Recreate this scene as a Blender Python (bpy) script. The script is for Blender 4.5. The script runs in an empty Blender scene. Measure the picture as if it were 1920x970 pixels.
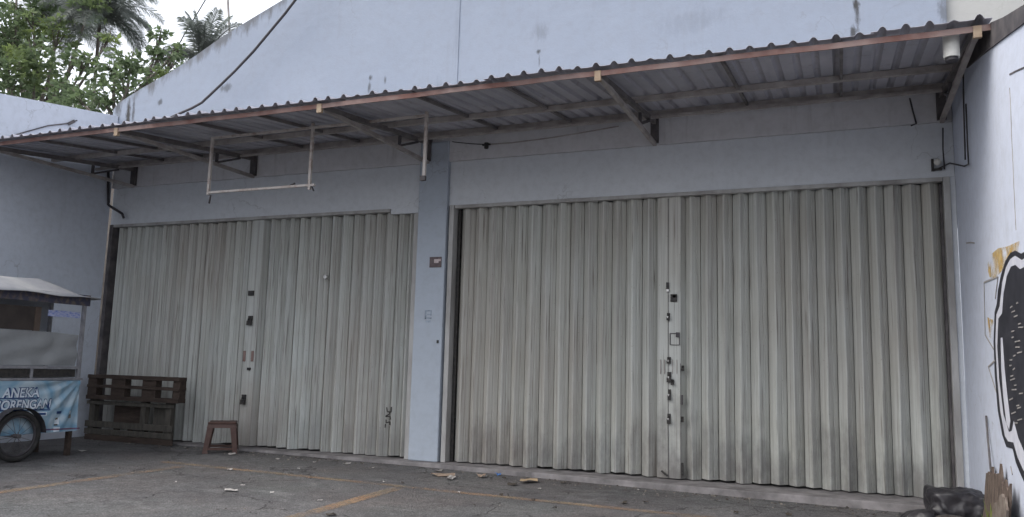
import bpy, bmesh, math, random
from mathutils import Vector, Matrix, noise
R = math.radians
random.seed(7)
S = bpy.context.scene
COL = S.collection

# ------------------------------------------------------------------ camera
FL, YAW, PITCH, ROLL = 1508.1, 0.3905, 0.1337, 0.0260          # focal length in photo pixels (1920 wide), angles in radians
CAM = Vector((0.0, -10.2586, 1.4546))
fwd = Vector((-math.sin(YAW)*math.cos(PITCH), math.cos(YAW)*math.cos(PITCH), math.sin(PITCH)))
r0 = fwd.cross(Vector((0, 0, 1))).normalized(); u0 = r0.cross(fwd)
rgt = math.cos(ROLL)*r0 + math.sin(ROLL)*u0
upv = -math.sin(ROLL)*r0 + math.cos(ROLL)*u0
cd = bpy.data.cameras.new('camera'); cam = bpy.data.objects.new('camera', cd); COL.objects.link(cam)
cd.sensor_width = 36.0; cd.lens = 36.0*FL/1920.0; cd.clip_end = 2000; cd.clip_start = 0.05
m3 = Matrix((rgt, upv, -fwd)).transposed()
cam.matrix_world = Matrix.Translation(CAM) @ m3.to_4x4()
S.camera = cam
def at(px, py, ax, v):
    """photo measurement -> world point on the plane axis = v"""
    d = fwd + rgt*((px-960.0)/FL) - upv*((py-485.0)/FL)
    return CAM + d*((v-CAM[ax])/d[ax])

# ------------------------------------------------------------------ sky, sun, exposure
SUN_EL, SUN_AZ = R(50), R(232)      # azimuth clockwise from +y: light comes from the front left
w = bpy.data.worlds.new('World'); S.world = w; w.use_nodes = True
nt = w.node_tree; nt.nodes.clear()
sk = nt.nodes.new('ShaderNodeTexSky'); sk.sky_type = 'NISHITA'; sk.sun_disc = False
sk.sun_elevation = SUN_EL; sk.sun_rotation = SUN_AZ; sk.air_density = 1.0; sk.dust_density = 6.0; sk.ozone_density = 1.0
hs = nt.nodes.new('ShaderNodeHueSaturation'); hs.inputs['Saturation'].default_value = 0.42
mx = nt.nodes.new('ShaderNodeMix'); mx.data_type = 'RGBA'; mx.inputs[0].default_value = 0.5
mx.inputs[7].default_value = (8.2, 8.5, 9.3, 1)               # thin even overcast veil
bg = nt.nodes.new('ShaderNodeBackground'); bg.inputs[1].default_value = 0.10
wo = nt.nodes.new('ShaderNodeOutputWorld')
nt.links.new(sk.outputs[0], hs.inputs['Color']); nt.links.new(hs.outputs[0], mx.inputs[6])
nt.links.new(mx.outputs[2], bg.inputs[0]); nt.links.new(bg.outputs[0], wo.inputs[0])
sl = bpy.data.lights.new('sun', 'SUN'); sl.energy = 0.55; sl.angle = R(40); sl.color = (1.0, 0.96, 0.9)
so = bpy.data.objects.new('sun', sl); COL.objects.link(so)
sd = Vector((math.sin(SUN_AZ)*math.cos(SUN_EL), math.cos(SUN_AZ)*math.cos(SUN_EL), math.sin(SUN_EL)))
so.rotation_euler = sd.to_track_quat('Z', 'Y').to_euler(); so.location = sd*30
vs = S.view_settings; vs.view_transform = 'Standard'; vs.look = 'None'; vs.exposure = 1.32; vs.gamma = 1.0; vs.use_curve_mapping = False
S.cycles.max_bounces = 7; S.cycles.diffuse_bounces = 4; S.cycles.glossy_bounces = 2; S.cycles.transmission_bounces = 3; S.cycles.transparent_max_bounces = 6
S.cycles.use_adaptive_sampling = True; S.cycles.adaptive_threshold = 0.02

# ------------------------------------------------------------------ helpers: nodes
class NB:
    def __init__(s, name):
        s.m = bpy.data.materials.new(name); s.m.use_nodes = True
        s.t = s.m.node_tree; s.t.nodes.clear()
        s.out = s.n('ShaderNodeOutputMaterial'); s.p = s.n('ShaderNodeBsdfPrincipled')
        s.l(s.p.outputs[0], s.out.inputs[0])
        s.tc = s.n('ShaderNodeTexCoord')
    def n(s, k): return s.t.nodes.new(k)
    def l(s, a, b): s.t.links.new(a, b)
    def vec(s, scale=(1, 1, 1), loc=(0, 0, 0), src='Object', island=0.0):
        mp = s.n('ShaderNodeMapping'); mp.inputs['Scale'].default_value = scale; mp.inputs['Location'].default_value = loc
        s.l(s.tc.outputs[src], mp.inputs[0])
        if island:
            oi = s.n('ShaderNodeObjectInfo'); a = s.n('ShaderNodeVectorMath'); a.operation = 'ADD'
            c = s.n('ShaderNodeMath'); c.operation = 'MULTIPLY'; c.inputs[1].default_value = island
            s.l(oi.outputs['Random'], c.inputs[0]); s.l(mp.outputs[0], a.inputs[0]); s.l(c.outputs[0], a.inputs[1])
            return a.outputs[0]
        return mp.outputs[0]
    def noise(s, v, scale, detail=4, rough=0.6, dist=0.0):
        k = s.n('ShaderNodeTexNoise'); k.inputs['Scale'].default_value = scale; k.inputs['Detail'].default_value = detail
        k.inputs['Roughness'].default_value = rough; k.inputs['Distortion'].default_value = dist
        s.l(v, k.inputs['Vector']); return k.outputs['Fac']
    def ramp(s, f, a, b, lo=0.0, hi=1.0):
        k = s.n('ShaderNodeMapRange'); k.inputs[1].default_value = a; k.inputs[2].default_value = b
        k.inputs[3].default_value = lo; k.inputs[4].default_value = hi; s.l(f, k.inputs[0]); return k.outputs[0]
    def math(s, op, a, b=None):
        k = s.n('ShaderNodeMath'); k.operation = op
        for i, x in enumerate((a, b)):
            if x is None: continue
            if isinstance(x, (int, float)): k.inputs[i].default_value = x
            else: s.l(x, k.inputs[i])
        return k.outputs[0]
    def mix(s, f, a, b, mode='MIX'):
        k = s.n('ShaderNodeMix'); k.data_type = 'RGBA'; k.blend_type = mode
        if isinstance(f, (int, float)): k.inputs[0].default_value = f
        else: s.l(f, k.inputs[0])
        for i, x in ((6, a), (7, b)):
            if isinstance(x, tuple): k.inputs[i].default_value = (*x[:3], 1)
            else: s.l(x, k.inputs[i])
        return k.outputs[2]
    def base(s, c):
        if isinstance(c, tuple): s.p.inputs['Base Color'].default_value = (*c, 1)
        else: s.l(c, s.p.inputs['Base Color'])
    def rough(s, r):
        if isinstance(r, (int, float)): s.p.inputs['Roughness'].default_value = r
        else: s.l(r, s.p.inputs['Roughness'])
    def bump(s, h, strength=0.3, dist=0.01):
        k = s.n('ShaderNodeBump'); k.inputs['Strength'].default_value = strength; k.inputs['Distance'].default_value = dist
        s.l(h, k.inputs['Height']); s.l(k.outputs[0], s.p.inputs['Normal'])
def simple(name, c1, c2, scale=6, rough=0.7, bump=0.2, bdist=0.005, stretch=(1, 1, 1), island=3.0, lo=0.35, hi=0.65, metal=0.0, spec=0.4):
    b = NB(name); v = b.vec(stretch, island=island)
    n = b.noise(v, scale, 5); f = b.ramp(n, lo, hi)
    b.base(b.mix(f, c1, c2)); b.rough(rough); b.p.inputs['Metallic'].default_value = metal
    b.p.inputs['Specular IOR Level'].default_value = spec
    if bump: b.bump(b.noise(v, scale*4, 4), bump, bdist)
    return b.m
def plaster(name, c, dirt, stains=(), streak=0.3, top=None):
    """painted plaster: broad blotches, rain streaks, and stains of their own shape at given wall positions"""
    b = NB(name)
    v = b.vec(); vs_ = b.vec((7, 7, 0.5))
    big = b.ramp(b.noise(v, 0.55, 5, 0.62), 0.3, 0.72)
    col = b.mix(b.math('MULTIPLY', big, 0.5), c, tuple(x*k for x, k in zip(c, (0.86, 0.88, 0.9))))
    fine = b.ramp(b.noise(v, 9, 6, 0.7), 0.45, 0.8); col = b.mix(b.math('MULTIPLY', fine, 0.22), col, dirt)
    st = b.ramp(b.noise(vs_, 1.0, 5, 0.65), 0.56, 0.8); st2 = b.ramp(b.noise(v, 0.8, 3), 0.42, 0.65)
    col = b.mix(b.math('MULTIPLY', b.math('MULTIPLY', st, st2), streak), col, dirt)
    spk = b.ramp(b.noise(v, 38, 3, 0.7), 0.70, 0.76); col = b.mix(b.math('MULTIPLY', b.math('MULTIPLY', spk, st2), 0.35), col, dirt)
    tv = b.noise(b.vec((1.0, 1.0, 2.6), (4, 4, 4)), 1.6, 6, .7, .8); col = b.mix(b.ramp(tv, .5, .75, 0, .22), col, tuple(x*1.22 for x in c))
    vk = b.n('ShaderNodeTexVoronoi'); vk.feature = 'DISTANCE_TO_EDGE'; vk.inputs['Scale'].default_value = .7; nz = b.n('ShaderNodeTexNoise'); nz.inputs['Scale'].default_value = 2.2; nz.inputs['Detail'].default_value = 5; av = b.n('ShaderNodeVectorMath'); av.operation = 'ADD'; b.l(v, nz.inputs['Vector']); b.l(v, av.inputs[0]); b.l(nz.outputs['Color'], av.inputs[1]); b.l(av.outputs[0], vk.inputs['Vector'])
    ck = b.math('MULTIPLY', b.ramp(vk.outputs['Distance'], .007, .001), b.ramp(b.noise(v, .6, 3), .52, .62)); col = b.mix(b.math('MULTIPLY', ck, .4), col, dirt)
    if top:
        sep = b.n('ShaderNodeSeparateXYZ'); b.l(b.tc.outputs['Object'], sep.inputs[0]); ds = b.math('SUBTRACT', b.math('MULTIPLY_ADD' if False else 'ADD', b.math('MULTIPLY', sep.outputs[0], top[0]), top[1]), sep.outputs[2])
        tm = b.ramp(b.math('ADD', ds, b.math('MULTIPLY', b.math('SUBTRACT', b.noise(b.vec((5, 5, 1.2)), 1.0, 6, .7), .5), 1.1)), .16, -.06); col = b.mix(b.math('MULTIPLY', tm, .75), col, tuple(x*.5 for x in dirt))
    if stains:
        br = b.noise(b.vec((16, 16, 5)), 1.0, 5, 0.75)
        for (sx, sz, rx, rz, a) in stains:
            mp = b.n('ShaderNodeMapping'); mp.inputs['Location'].default_value = (-sx/rx, 0, -sz/rz); mp.inputs['Scale'].default_value = (1/rx, 0, 1/rz)
            b.l(b.tc.outputs['Object'], mp.inputs[0])
            ln = b.n('ShaderNodeVectorMath'); ln.operation = 'LENGTH'; b.l(mp.outputs[0], ln.inputs[0])
            mk = b.ramp(ln.outputs['Value'], 1.0, 0.15)
            mk = b.ramp(b.math('ADD', mk, b.math('MULTIPLY', b.math('SUBTRACT', br, 0.5), 2.2)), 0.35, 0.95)
            lim = b.ramp(ln.outputs['Value'], 1.35, 0.9)
            col = b.mix(b.math('MULTIPLY', b.math('MULTIPLY', mk, lim), a), col, tuple(x*0.28 for x in dirt))
    b.base(col); b.rough(0.78); b.p.inputs['Specular IOR Level'].default_value = 0.25
    h = b.math('ADD', b.noise(v, 3, 6, 0.6), b.math('MULTIPLY', b.noise(v, 45, 4), 0.25))
    b.bump(h, 0.35, 0.02)
    return b.m

# ------------------------------------------------------------------ helpers: meshes
class MB:
    def __init__(s): s.v = []; s.f = []
    def add(s, vs, fs):
        o = len(s.v); s.v += [tuple(x) for x in vs]; s.f += [tuple(i+o for i in f) for f in fs]; return s
    def box(s, x0, x1, y0, y1, z0, z1):
        return s.add([(x0,y0,z0),(x1,y0,z0),(x1,y1,z0),(x0,y1,z0),(x0,y0,z1),(x1,y0,z1),(x1,y1,z1),(x0,y1,z1)],
                     [(0,3,2,1),(4,5,6,7),(0,1,5,4),(1,2,6,5),(2,3,7,6),(3,0,4,7)])
    def bar(s, a, b, wd, ht, up=(0, 0, 1)):
        a = Vector(a); b = Vector(b); d = (b-a).normalized(); up = Vector(up)
        sx = d.cross(up)
        if sx.length < 1e-4: sx = d.cross(Vector((0, 1, 0)))
        sx.normalize(); uz = sx.cross(d)
        c = [sx*(wd/2*i)+uz*(ht/2*j) for i, j in ((-1,-1),(1,-1),(1,1),(-1,1))]
        return s.add([a+k for k in c]+[b+k for k in c], [(0,1,2,3),(7,6,5,4),(0,4,5,1),(1,5,6,2),(2,6,7,3),(3,7,4,0)])
    def tube(s, pts, r, n=8, r2=None):
        pts = [Vector(p) for p in pts]; N = len(pts); rings = []
        ref = None
        for i, p in enumerate(pts):
            d = (pts[min(i+1, N-1)]-pts[max(i-1, 0)]).normalized()
            if ref is None: ref = d.orthogonal().normalized()
            ref = (ref-d*ref.dot(d)).normalized(); q = d.cross(ref)
            rr = r if r2 is None else r+(r2-r)*i/(N-1)
            rings.append([p+(ref*math.cos(2*math.pi*k/n)+q*math.sin(2*math.pi*k/n))*rr for k in range(n)])
        fs = [(i*n+k, i*n+(k+1) % n, (i+1)*n+(k+1) % n, (i+1)*n+k) for i in range(N-1) for k in range(n)]
        fs += [tuple(range(n-1, -1, -1)), tuple((N-1)*n+k for k in range(n))]
        return s.add([v for rg in rings for v in rg], fs)
    def prism(s, poly, d):
        """closed flat polygon (list of 3-D points) given thickness along vector d"""
        n = len(poly); d = Vector(d); P = [Vector(p) for p in poly]
        fs = [tuple(range(n)), tuple(range(2*n-1, n-1, -1))]+[(i, i+n, (i+1) % n+n, (i+1) % n) for i in range(n)]
        return s.add(P+[p+d for p in P], fs)
    def build(s, name, mat, parent=None, smooth=False, loc=None):
        me = bpy.data.meshes.new(name); me.from_pydata(s.v, [], s.f); me.update()
        bm = bmesh.new(); bm.from_mesh(me); bmesh.ops.recalc_face_normals(bm, faces=bm.faces); bm.to_mesh(me); bm.free()
        if smooth:
            for p in me.polygons: p.use_smooth = True
        return link(name, me, mat, parent, loc)
def link(name, me, mat, parent=None, loc=None):
    o = bpy.data.objects.new(name, me); COL.objects.link(o)
    if mat and not me.materials: me.materials.append(mat)
    if parent: o.parent = parent
    if loc: o.location = loc
    return o
def tag(o, label=None, cat=None, group=None, kind=None):
    if label: o['label'] = label
    if cat: o['category'] = cat
    if group: o['group'] = group
    if kind: o['kind'] = kind
    return o
def empty(name, label, cat, group=None, loc=(0, 0, 0)):
    o = bpy.data.objects.new(name, None); COL.objects.link(o); o.location = loc; o.empty_display_size = 0.2
    return tag(o, label, cat, group)
def bevel(o, w_=0.006, seg=2):
    m = o.modifiers.new('bevel', 'BEVEL'); m.width = w_; m.segments = seg; m.limit_method = 'ANGLE'; return o
def gz(x): return 0.03-0.006*max(-16.0, min(6.0, x))           # the yard falls gently to the right

# ------------------------------------------------------------------ materials
WALLC = (0.56, 0.64, 0.80); DIRT = (0.20, 0.20, 0.20)
pts_st = []
def st(px, py, rx, rz, a):
    p = at(px, py, 1, -0.04); pts_st.append((p.x, p.z, rx, rz, a))
st(1605, 8, .07, .14, .95); st(1608, 30, .05, .35, .8); st(1600, 62, .06, .16, .9); st(1010, 97, .06, .06, .9); st(1011, 118, .03, .18, .75)
st(694, 146, .06, .08, .85); st(692, 165, .05, .2, .7); st(722, 150, .04, .1, .6); st(300, 192, .09, .09, .75); st(425, 165, .22, .12, .6)
st(240, 215, .10, .55, 1.0); st(222, 205, .12, .4, .7); st(250, 205, .06, .5, .8); st(858, 60, .09, 1.3, .12); st(1775, 25, .14, .5, .55); st(1795, 30, .10, .6, .6)
st(1012, 60, .25, .2, .25); st(820, 170, .18, .3, .25); st(1300, 40, .8, .3, .12)
M = {}
M['upper'] = plaster('upper_wall_paint', (0.280, 0.318, 0.388), DIRT, pts_st, 0.38, (0.39621, 5.971+0.39621*11.947))  # upper paint darkened to offset the brighter light it gets above the canopy
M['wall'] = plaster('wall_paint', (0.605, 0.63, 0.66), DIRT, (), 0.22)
M['yard'] = plaster('yard_wall_paint', (0.59, 0.63, 0.70), DIRT, (), 0.3)
M['band'] = plaster('soot_stained_paint', (0.62, 0.615, 0.63), (0.16, 0.14, 0.12), (), 0.55)
M['pillar'] = plaster('pillar_paint', (0.41, 0.455, 0.515), DIRT, (), 0.2)
M['side'] = plaster('side_wall_paint', (0.60, 0.64, 0.74), (0.24, 0.23, 0.2), (), 0.25)
M['cream'] = plaster('cream_wall_paint', (0.41, 0.41, 0.395), (0.3, 0.3, 0.27), (), 0.4)
M['conc'] = simple('step_concrete', (0.13, 0.122, 0.122), (0.26, 0.245, 0.245), 4, 0.9, 0.4, 0.006)
M['rust'] = simple('rusty_orange_steel', (0.15, 0.075, 0.062), (0.24, 0.175, 0.16), 2.5, 0.8, 0.3, 0.003)
M['tan'] = simple('tan_painted_steel', (0.24, 0.165, 0.11), (0.36, 0.28, 0.20), 7, 0.75, 0.2, 0.002)
M['steel'] = simple('greyed_steel_section', (0.26, 0.235, 0.22), (0.42, 0.39, 0.37), 5, 0.7, 0.2, 0.002)
M['msteel'] = simple('weathered_steel_section', (0.10, 0.09, 0.09), (0.19, 0.175, 0.17), 5, 0.7, 0.2, 0.002)
M['dsteel'] = simple('dark_steel_section', (0.06, 0.055, 0.06), (0.12, 0.11, 0.11), 5, 0.7, 0.2, 0.002)
M['signst'] = simple('whitewashed_rusty_steel', (0.52, 0.48, 0.45), (0.30, 0.22, 0.18), 9, 0.7, 0.2, 0.002, lo=0.5, hi=0.72)
M['frame'] = simple('shutter_frame_paint', (0.44, 0.44, 0.43), (0.28, 0.27, 0.26), 4, 0.6, 0.15, 0.003, stretch=(1, 1, .3))
M['black'] = simple('black_iron', (0.015, 0.015, 0.017), (0.05, 0.045, 0.04), 20, 0.6, 0.2, 0.002)
M['dark'] = simple('dark_plastic_pipe', (0.03, 0.028, 0.032), (0.055, 0.05, 0.055), 8, 0.6, 0.1, 0.002)
M['white'] = simple('white_plastic', (0.66, 0.66, 0.62), (0.55, 0.54, 0.5), 12, 0.5, 0.0)
M['chrome'] = simple('worn_zinc', (0.6, 0.6, 0.58), (0.35, 0.34, 0.33), 30, 0.35, 0.1, 0.001, metal=0.8)
def sheet_mat():
    b = NB('zinc_roof_sheet'); v = b.vec((1, 1, 1), island=5); n = b.ramp(b.noise(v, 1.3, 5), 0.3, 0.7)
    c = b.mix(n, (0.34, 0.34, 0.385), (0.47, 0.46, 0.50)); r = b.ramp(b.noise(v, 6, 5, 0.7), 0.58, 0.75)
    c = b.mix(b.math('MULTIPLY', r, 0.5), c, (0.16, 0.11, 0.09)); b.base(c); b.rough(0.6); b.p.inputs['Metallic'].default_value = 0.15
    return b.m
M['sheet'] = sheet_mat()
def slat_mat(name, c, grime):
    b = NB(name); v = b.vec((1, 1, 1), island=9); vst = b.vec((26, 26, 0.35), island=9)
    n1 = b.ramp(b.noise(v, 0.9, 4), 0.3, 0.7); col = b.mix(n1, c, tuple(x*y for x, y in zip(c, (0.86, 0.84, 0.80))))
    oi = b.n('ShaderNodeObjectInfo'); col = b.mix(b.math('MULTIPLY', oi.outputs['Random'], 0.22), col, (0.26, 0.25, 0.24))
    s1 = b.ramp(b.noise(vst, 1.0, 5, 0.65), 0.46, 0.72); col = b.mix(b.math('MULTIPLY', s1, 0.6), col, (0.17, 0.155, 0.14))
    # soot smears between knee and chest height, worst on some slats
    wv = b.noise(b.vec((2.2, 2.2, 1.3), island=40), 1.0, 5, 0.65); sep = b.n('ShaderNodeSeparateXYZ'); b.l(b.tc.outputs['Object'], sep.inputs[0])
    hb = b.ramp(sep.outputs[2], 2.3, 0.3); mk = b.ramp(b.math('MULTIPLY', wv, hb), 0.36, 0.60)
    col = b.mix(b.math('MULTIPLY', mk, grime), col, (0.10, 0.098, 0.10))
    spk = b.ramp(b.noise(v, 30, 3, 0.7), 0.66, 0.74); col = b.mix(b.math('MULTIPLY', spk, 0.5), col, (0.13, 0.09, 0.06))
    rr_ = b.ramp(b.noise(b.vec((40, 40, 1.1), (5, 5, 3), island=23), 1.0, 3, .5), 0.62, 0.72); col = b.mix(b.math('MULTIPLY', rr_, 0.7), col, (0.10, 0.085, 0.075))
    lt = b.ramp(b.noise(b.vec((30, 30, .6), (9, 2, 3), island=31), 1.0, 4, .6), 0.6, 0.75); col = b.mix(b.math('MULTIPLY', lt, 0.4), col, (0.62, 0.62, 0.59))
    ge = b.n('ShaderNodeNewGeometry'); mp = b.n('ShaderNodeMapping'); mp.inputs['Scale'].default_value = (.55, .2, .35); b.l(ge.outputs['Position'], mp.inputs[0])
    wn = b.ramp(b.noise(mp.outputs[0], 1.0, 3, .5), .42, .62); col = b.mix(b.math('MULTIPLY', wn, .55), col, b.mix(.5, col, (.30, .24, .20)))
    b.base(col); b.rough(0.62); b.p.inputs['Specular IOR Level'].default_value = 0.3
    b.bump(b.noise(b.vec((14, 14, 0.8), island=9), 1.0, 4), 0.25, 0.006)
    return b.m
M['slatR'] = slat_mat('right_slat_paint', (0.53, 0.548, 0.52), 0.6)
M['plate'] = slat_mat('worn_plate_paint', (0.55, 0.57, 0.54), 0.75)
M['slatL'] = slat_mat('left_slat_paint', (0.495, 0.52, 0.505), 0.3)
def asphalt():
    b = NB('worn_asphalt'); v = b.vec()
    c = b.mix(b.ramp(b.noise(v, 0.55, 7, 0.68, 0.6), 0.34, 0.68), (0.094, 0.090, 0.093), (0.152, 0.149, 0.149))
    brn = b.ramp(b.noise(b.vec((1, 1, 1), (13, 4, 0)), 0.6, 5, 0.65), 0.45, 0.68); c = b.mix(b.math('MULTIPLY', brn, 0.45), c, (0.14, 0.115, 0.105))
    grn = b.ramp(b.noise(b.vec((1, 1, 1), (31, 14, 0)), 0.7, 5, 0.65), 0.5, 0.7); c = b.mix(b.math('MULTIPLY', grn, 0.4), c, (0.115, 0.13, 0.125))
    du = b.ramp(b.noise(b.vec((0.8, 1.7, 1)), 1.2, 8, 0.72, 0.3), 0.54, 0.72); c = b.mix(b.math('MULTIPLY', du, 0.6), c, (0.24, 0.24, 0.236))
    oil = b.ramp(b.noise(b.vec((1, 1.5, 1), (3, 9, 0)), 1.3, 6, 0.7), 0.56, 0.70); c = b.mix(b.math('MULTIPLY', oil, 0.45), c, (0.050, 0.047, 0.048))
    md = b.ramp(b.noise(v, 9, 8, 0.8), 0.38, 0.62, 0.78, 1.22)
    vo = b.n('ShaderNodeTexVoronoi'); vo.inputs['Scale'].default_value = 55; b.l(v, vo.inputs['Vector'])
    ag = b.ramp(vo.outputs['Distance'], 0.1, 0.6, 1.3, 0.65); k = b.n('ShaderNodeVectorMath'); k.operation = 'SCALE'; b.l(c, k.inputs[0]); b.l(b.math('MULTIPLY', ag, md), k.inputs['Scale'])
    # old crack sealing and hairline cracks
    vc = b.n('ShaderNodeTexVoronoi'); vc.feature = 'DISTANCE_TO_EDGE'; vc.inputs['Scale'].default_value = 0.55
    wv = b.n('ShaderNodeVectorMath'); wv.operation = 'ADD'; nz = b.n('ShaderNodeTexNoise'); nz.inputs['Scale'].default_value = 1.7; nz.inputs['Detail'].default_value = 6; b.l(v, nz.inputs['Vector']); b.l(v, wv.inputs[0]); b.l(nz.outputs['Color'], wv.inputs[1]); b.l(wv.outputs[0], vc.inputs['Vector'])
    cr = b.ramp(vc.outputs['Distance'], 0.010, 0.002); col = b.mix(b.math('MULTIPLY', cr, 0.75), k.outputs[0], (0.03, 0.028, 0.028))
    b.base(col); b.rough(b.ramp(b.noise(v, 0.8, 4), 0.3, 0.7, 0.75, 0.95)); b.p.inputs['Specular IOR Level'].default_value = 0.3
    h = b.math('ADD', b.math('MULTIPLY', vo.outputs['Distance'], 0.25), b.noise(v, 5, 8, 0.7)); h = b.math('SUBTRACT', h, b.math('MULTIPLY', cr, .5)); b.bump(h, 0.7, 0.025)
    return b.m
M['asphalt'] = asphalt()
def paintline():
    b = NB('worn_orange_line_paint'); v = b.vec(); c = b.mix(b.ramp(b.noise(v, 3, 4), 0.35, 0.65), (0.32, 0.185, 0.105), (0.30, 0.235, 0.15)); b.base(c); b.rough(0.85)
    tr = b.n('ShaderNodeBsdfTransparent'); ms = b.n('ShaderNodeMixShader')
    wear = b.math('ADD', b.math('MULTIPLY', b.noise(v, 22, 6, 0.75), 0.65), b.math('MULTIPLY', b.noise(v, 1.1, 4), 0.55))
    b.l(b.ramp(wear, 0.49, 0.76, 0, .85), ms.inputs[0]); b.l(tr.outputs[0], ms.inputs[1]); b.l(b.p.outputs[0], ms.inputs[2]); b.l(ms.outputs[0], b.out.inputs[0])
    return b.m
M['line'] = paintline()
M['wood'] = simple('dark_weathered_wood', (0.030, 0.021, 0.017), (0.060, 0.043, 0.034), 5, 0.85, 0.5, 0.006, stretch=(1, 4, 4))
M['wood2'] = simple('grey_weathered_wood', (0.045, 0.042, 0.036), (0.085, 0.077, 0.065), 5, 0.85, 0.5, 0.006, stretch=(4, 4, 1))
M['stool'] = simple('maroon_plastic', (0.055, 0.026, 0.020), (0.075, 0.040, 0.031), 10, 0.55, 0.05)

# ------------------------------------------------------------------ ground
g = MB(); xs = [-300, -60, -16, -12, -8, -4, 0, 3, 6, 60, 300]; ys = [-300, -60, -12, -8, -5, -3, -1.5, 0.6, 12, 60, 600]
g.add([(x, y, gz(x)) for y in ys for x in xs], [(j*11+i, j*11+i+1, (j+1)*11+i+1, (j+1)*11+i) for j in range(10) for i in range(10)])
tag(g.build('ground', M['asphalt']), 'worn grey asphalt yard in front of the shutters', kind='structure')
def gline(name, a, b, wd):
    a = Vector(a); b = Vector(b); d = (b-a).normalized(); s = Vector((-d.y, d.x))*wd/2; m = MB(); N = 12
    vs = []
    for i in range(N+1):
        p = a+(b-a)*i/N
        for q in (p-s, p+s): vs.append((q.x, q.y, gz(q.x)+0.005))
    m.add(vs, [(2*i, 2*i+1, 2*i+3, 2*i+2) for i in range(N)])
    return tag(m.build(name, M['line']), kind='structure')
gline('parking_line', (-7.87, -2.05), (-7.80, -6.4), 0.15)
gline('parking_line', (-4.70, -2.05), (-4.50, -6.4), 0.16)
gline('parking_line', (-1.40, -2.05), (-1.25, -6.4), 0.12)
gline('parking_line', (-8.4, -1.85), (-4.65, -1.93), 0.13)
gline('parking_line', (-4.63, -1.95), (1.0, -1.99), 0.13)

# concrete step along the shutters
sp = [(1.248, -0.52), (-2, -0.40), (-5.5, -0.22), (-11.88, -0.16)]
m = MB(); n = len(sp)
vs = [(x, y, 0.115) for x, y in sp]+[(x, 0.3, 0.115) for x, y in sp]+[(x, y-0.02, gz(x)-0.05) for x, y in sp]+[(x, 0.3, -0.1) for x, y in sp]
fs = []
for i in range(n-1):
    fs += [(i, i+1, n+i+1, n+i), (2*n+i, 2*n+i+1, i+1, i), (n+i, n+i+1, 3*n+i+1, 3*n+i)]
m.add(vs, fs)
stp = m.build('doorstep', M['conc']); tag(stp, 'low concrete step along the foot of the shutters', kind='structure'); bevel(stp, 0.012)

# ------------------------------------------------------------------ the shop building
shop = empty('shop_building', 'pale blue plastered shop with sloping gable and two folding shutters', 'building')
X0, X1 = -11.90, 1.25; PR, PL = -5.235, -5.70; LEDGE, TOPZ = 4.40, 3.70; UP = 4.80
gs = (7.391-5.971)/(-8.363+11.947)
def gab(x): return 5.971+gs*(x+11.947)
# gable wall above the canopy
XE = -3.0; gp = [(-12.05, UP), (-12.05, 5.86), (-11.95, 5.97)]+[(x+random.uniform(-.1, .1), gab(x)+random.uniform(-.012, .012)) for x in [-11.4+i*0.6 for i in range(14)]]+[(XE, gab(XE)), (1.24, gab(XE)), (1.24, UP)]
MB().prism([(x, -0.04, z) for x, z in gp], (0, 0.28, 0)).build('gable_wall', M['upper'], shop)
MB().prism([(x, -0.050, z) for x, z in [(-5.26, UP), (-5.26, 8.9), (-5.15, 8.93), (-5.15, UP)]], (0, 0.012, 0)).build('wall_joint', M['upper'], shop)
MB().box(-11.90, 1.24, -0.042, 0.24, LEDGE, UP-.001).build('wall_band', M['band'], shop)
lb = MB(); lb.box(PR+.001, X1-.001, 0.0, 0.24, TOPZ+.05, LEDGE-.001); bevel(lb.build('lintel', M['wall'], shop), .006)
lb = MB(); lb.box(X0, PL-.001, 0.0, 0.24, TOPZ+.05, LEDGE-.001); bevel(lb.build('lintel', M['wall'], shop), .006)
MB().box(-6.2, PL-.001, 0.002, 0.06, TOPZ-.03, TOPZ+.052).build('lintel_patch', M['wall'], shop)
bevel(MB().box(PL, PR, -0.07, 0.26, 0.117, 4.70).build('pillar', M['pillar'], shop), .012)
MB().box(1.197, 1.249, 0.004, 0.24, 0.117, 3.749).build('pier', M['wall'], shop)
# the body behind: side, back and roof so that it is a closed dark room
MB().box(-12.05, -11.91, 0.241, 9, 0, 5.85).build('end_wall', M['wall'], shop)
MB().box(1.10, 1.24, 0.241, 9, 0, gab(XE)).build('end_wall', M['wall'], shop)
MB().box(-12.05, 1.24, 9.001, 9.2, 0, gab(XE)).build('back_wall', M['wall'], shop)
MB().prism([(-12.05, 0.242, 5.80), (-12.05, 0.242, 5.72), (XE, 0.242, gab(XE)-.35), (1.24, 0.242, gab(XE)-.35), (1.24, 0.242, gab(XE)-.27), (XE, 0.242, gab(XE)-.27)], (0, 8.75, 0)).build('roof', M['dsteel'], shop)

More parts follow.
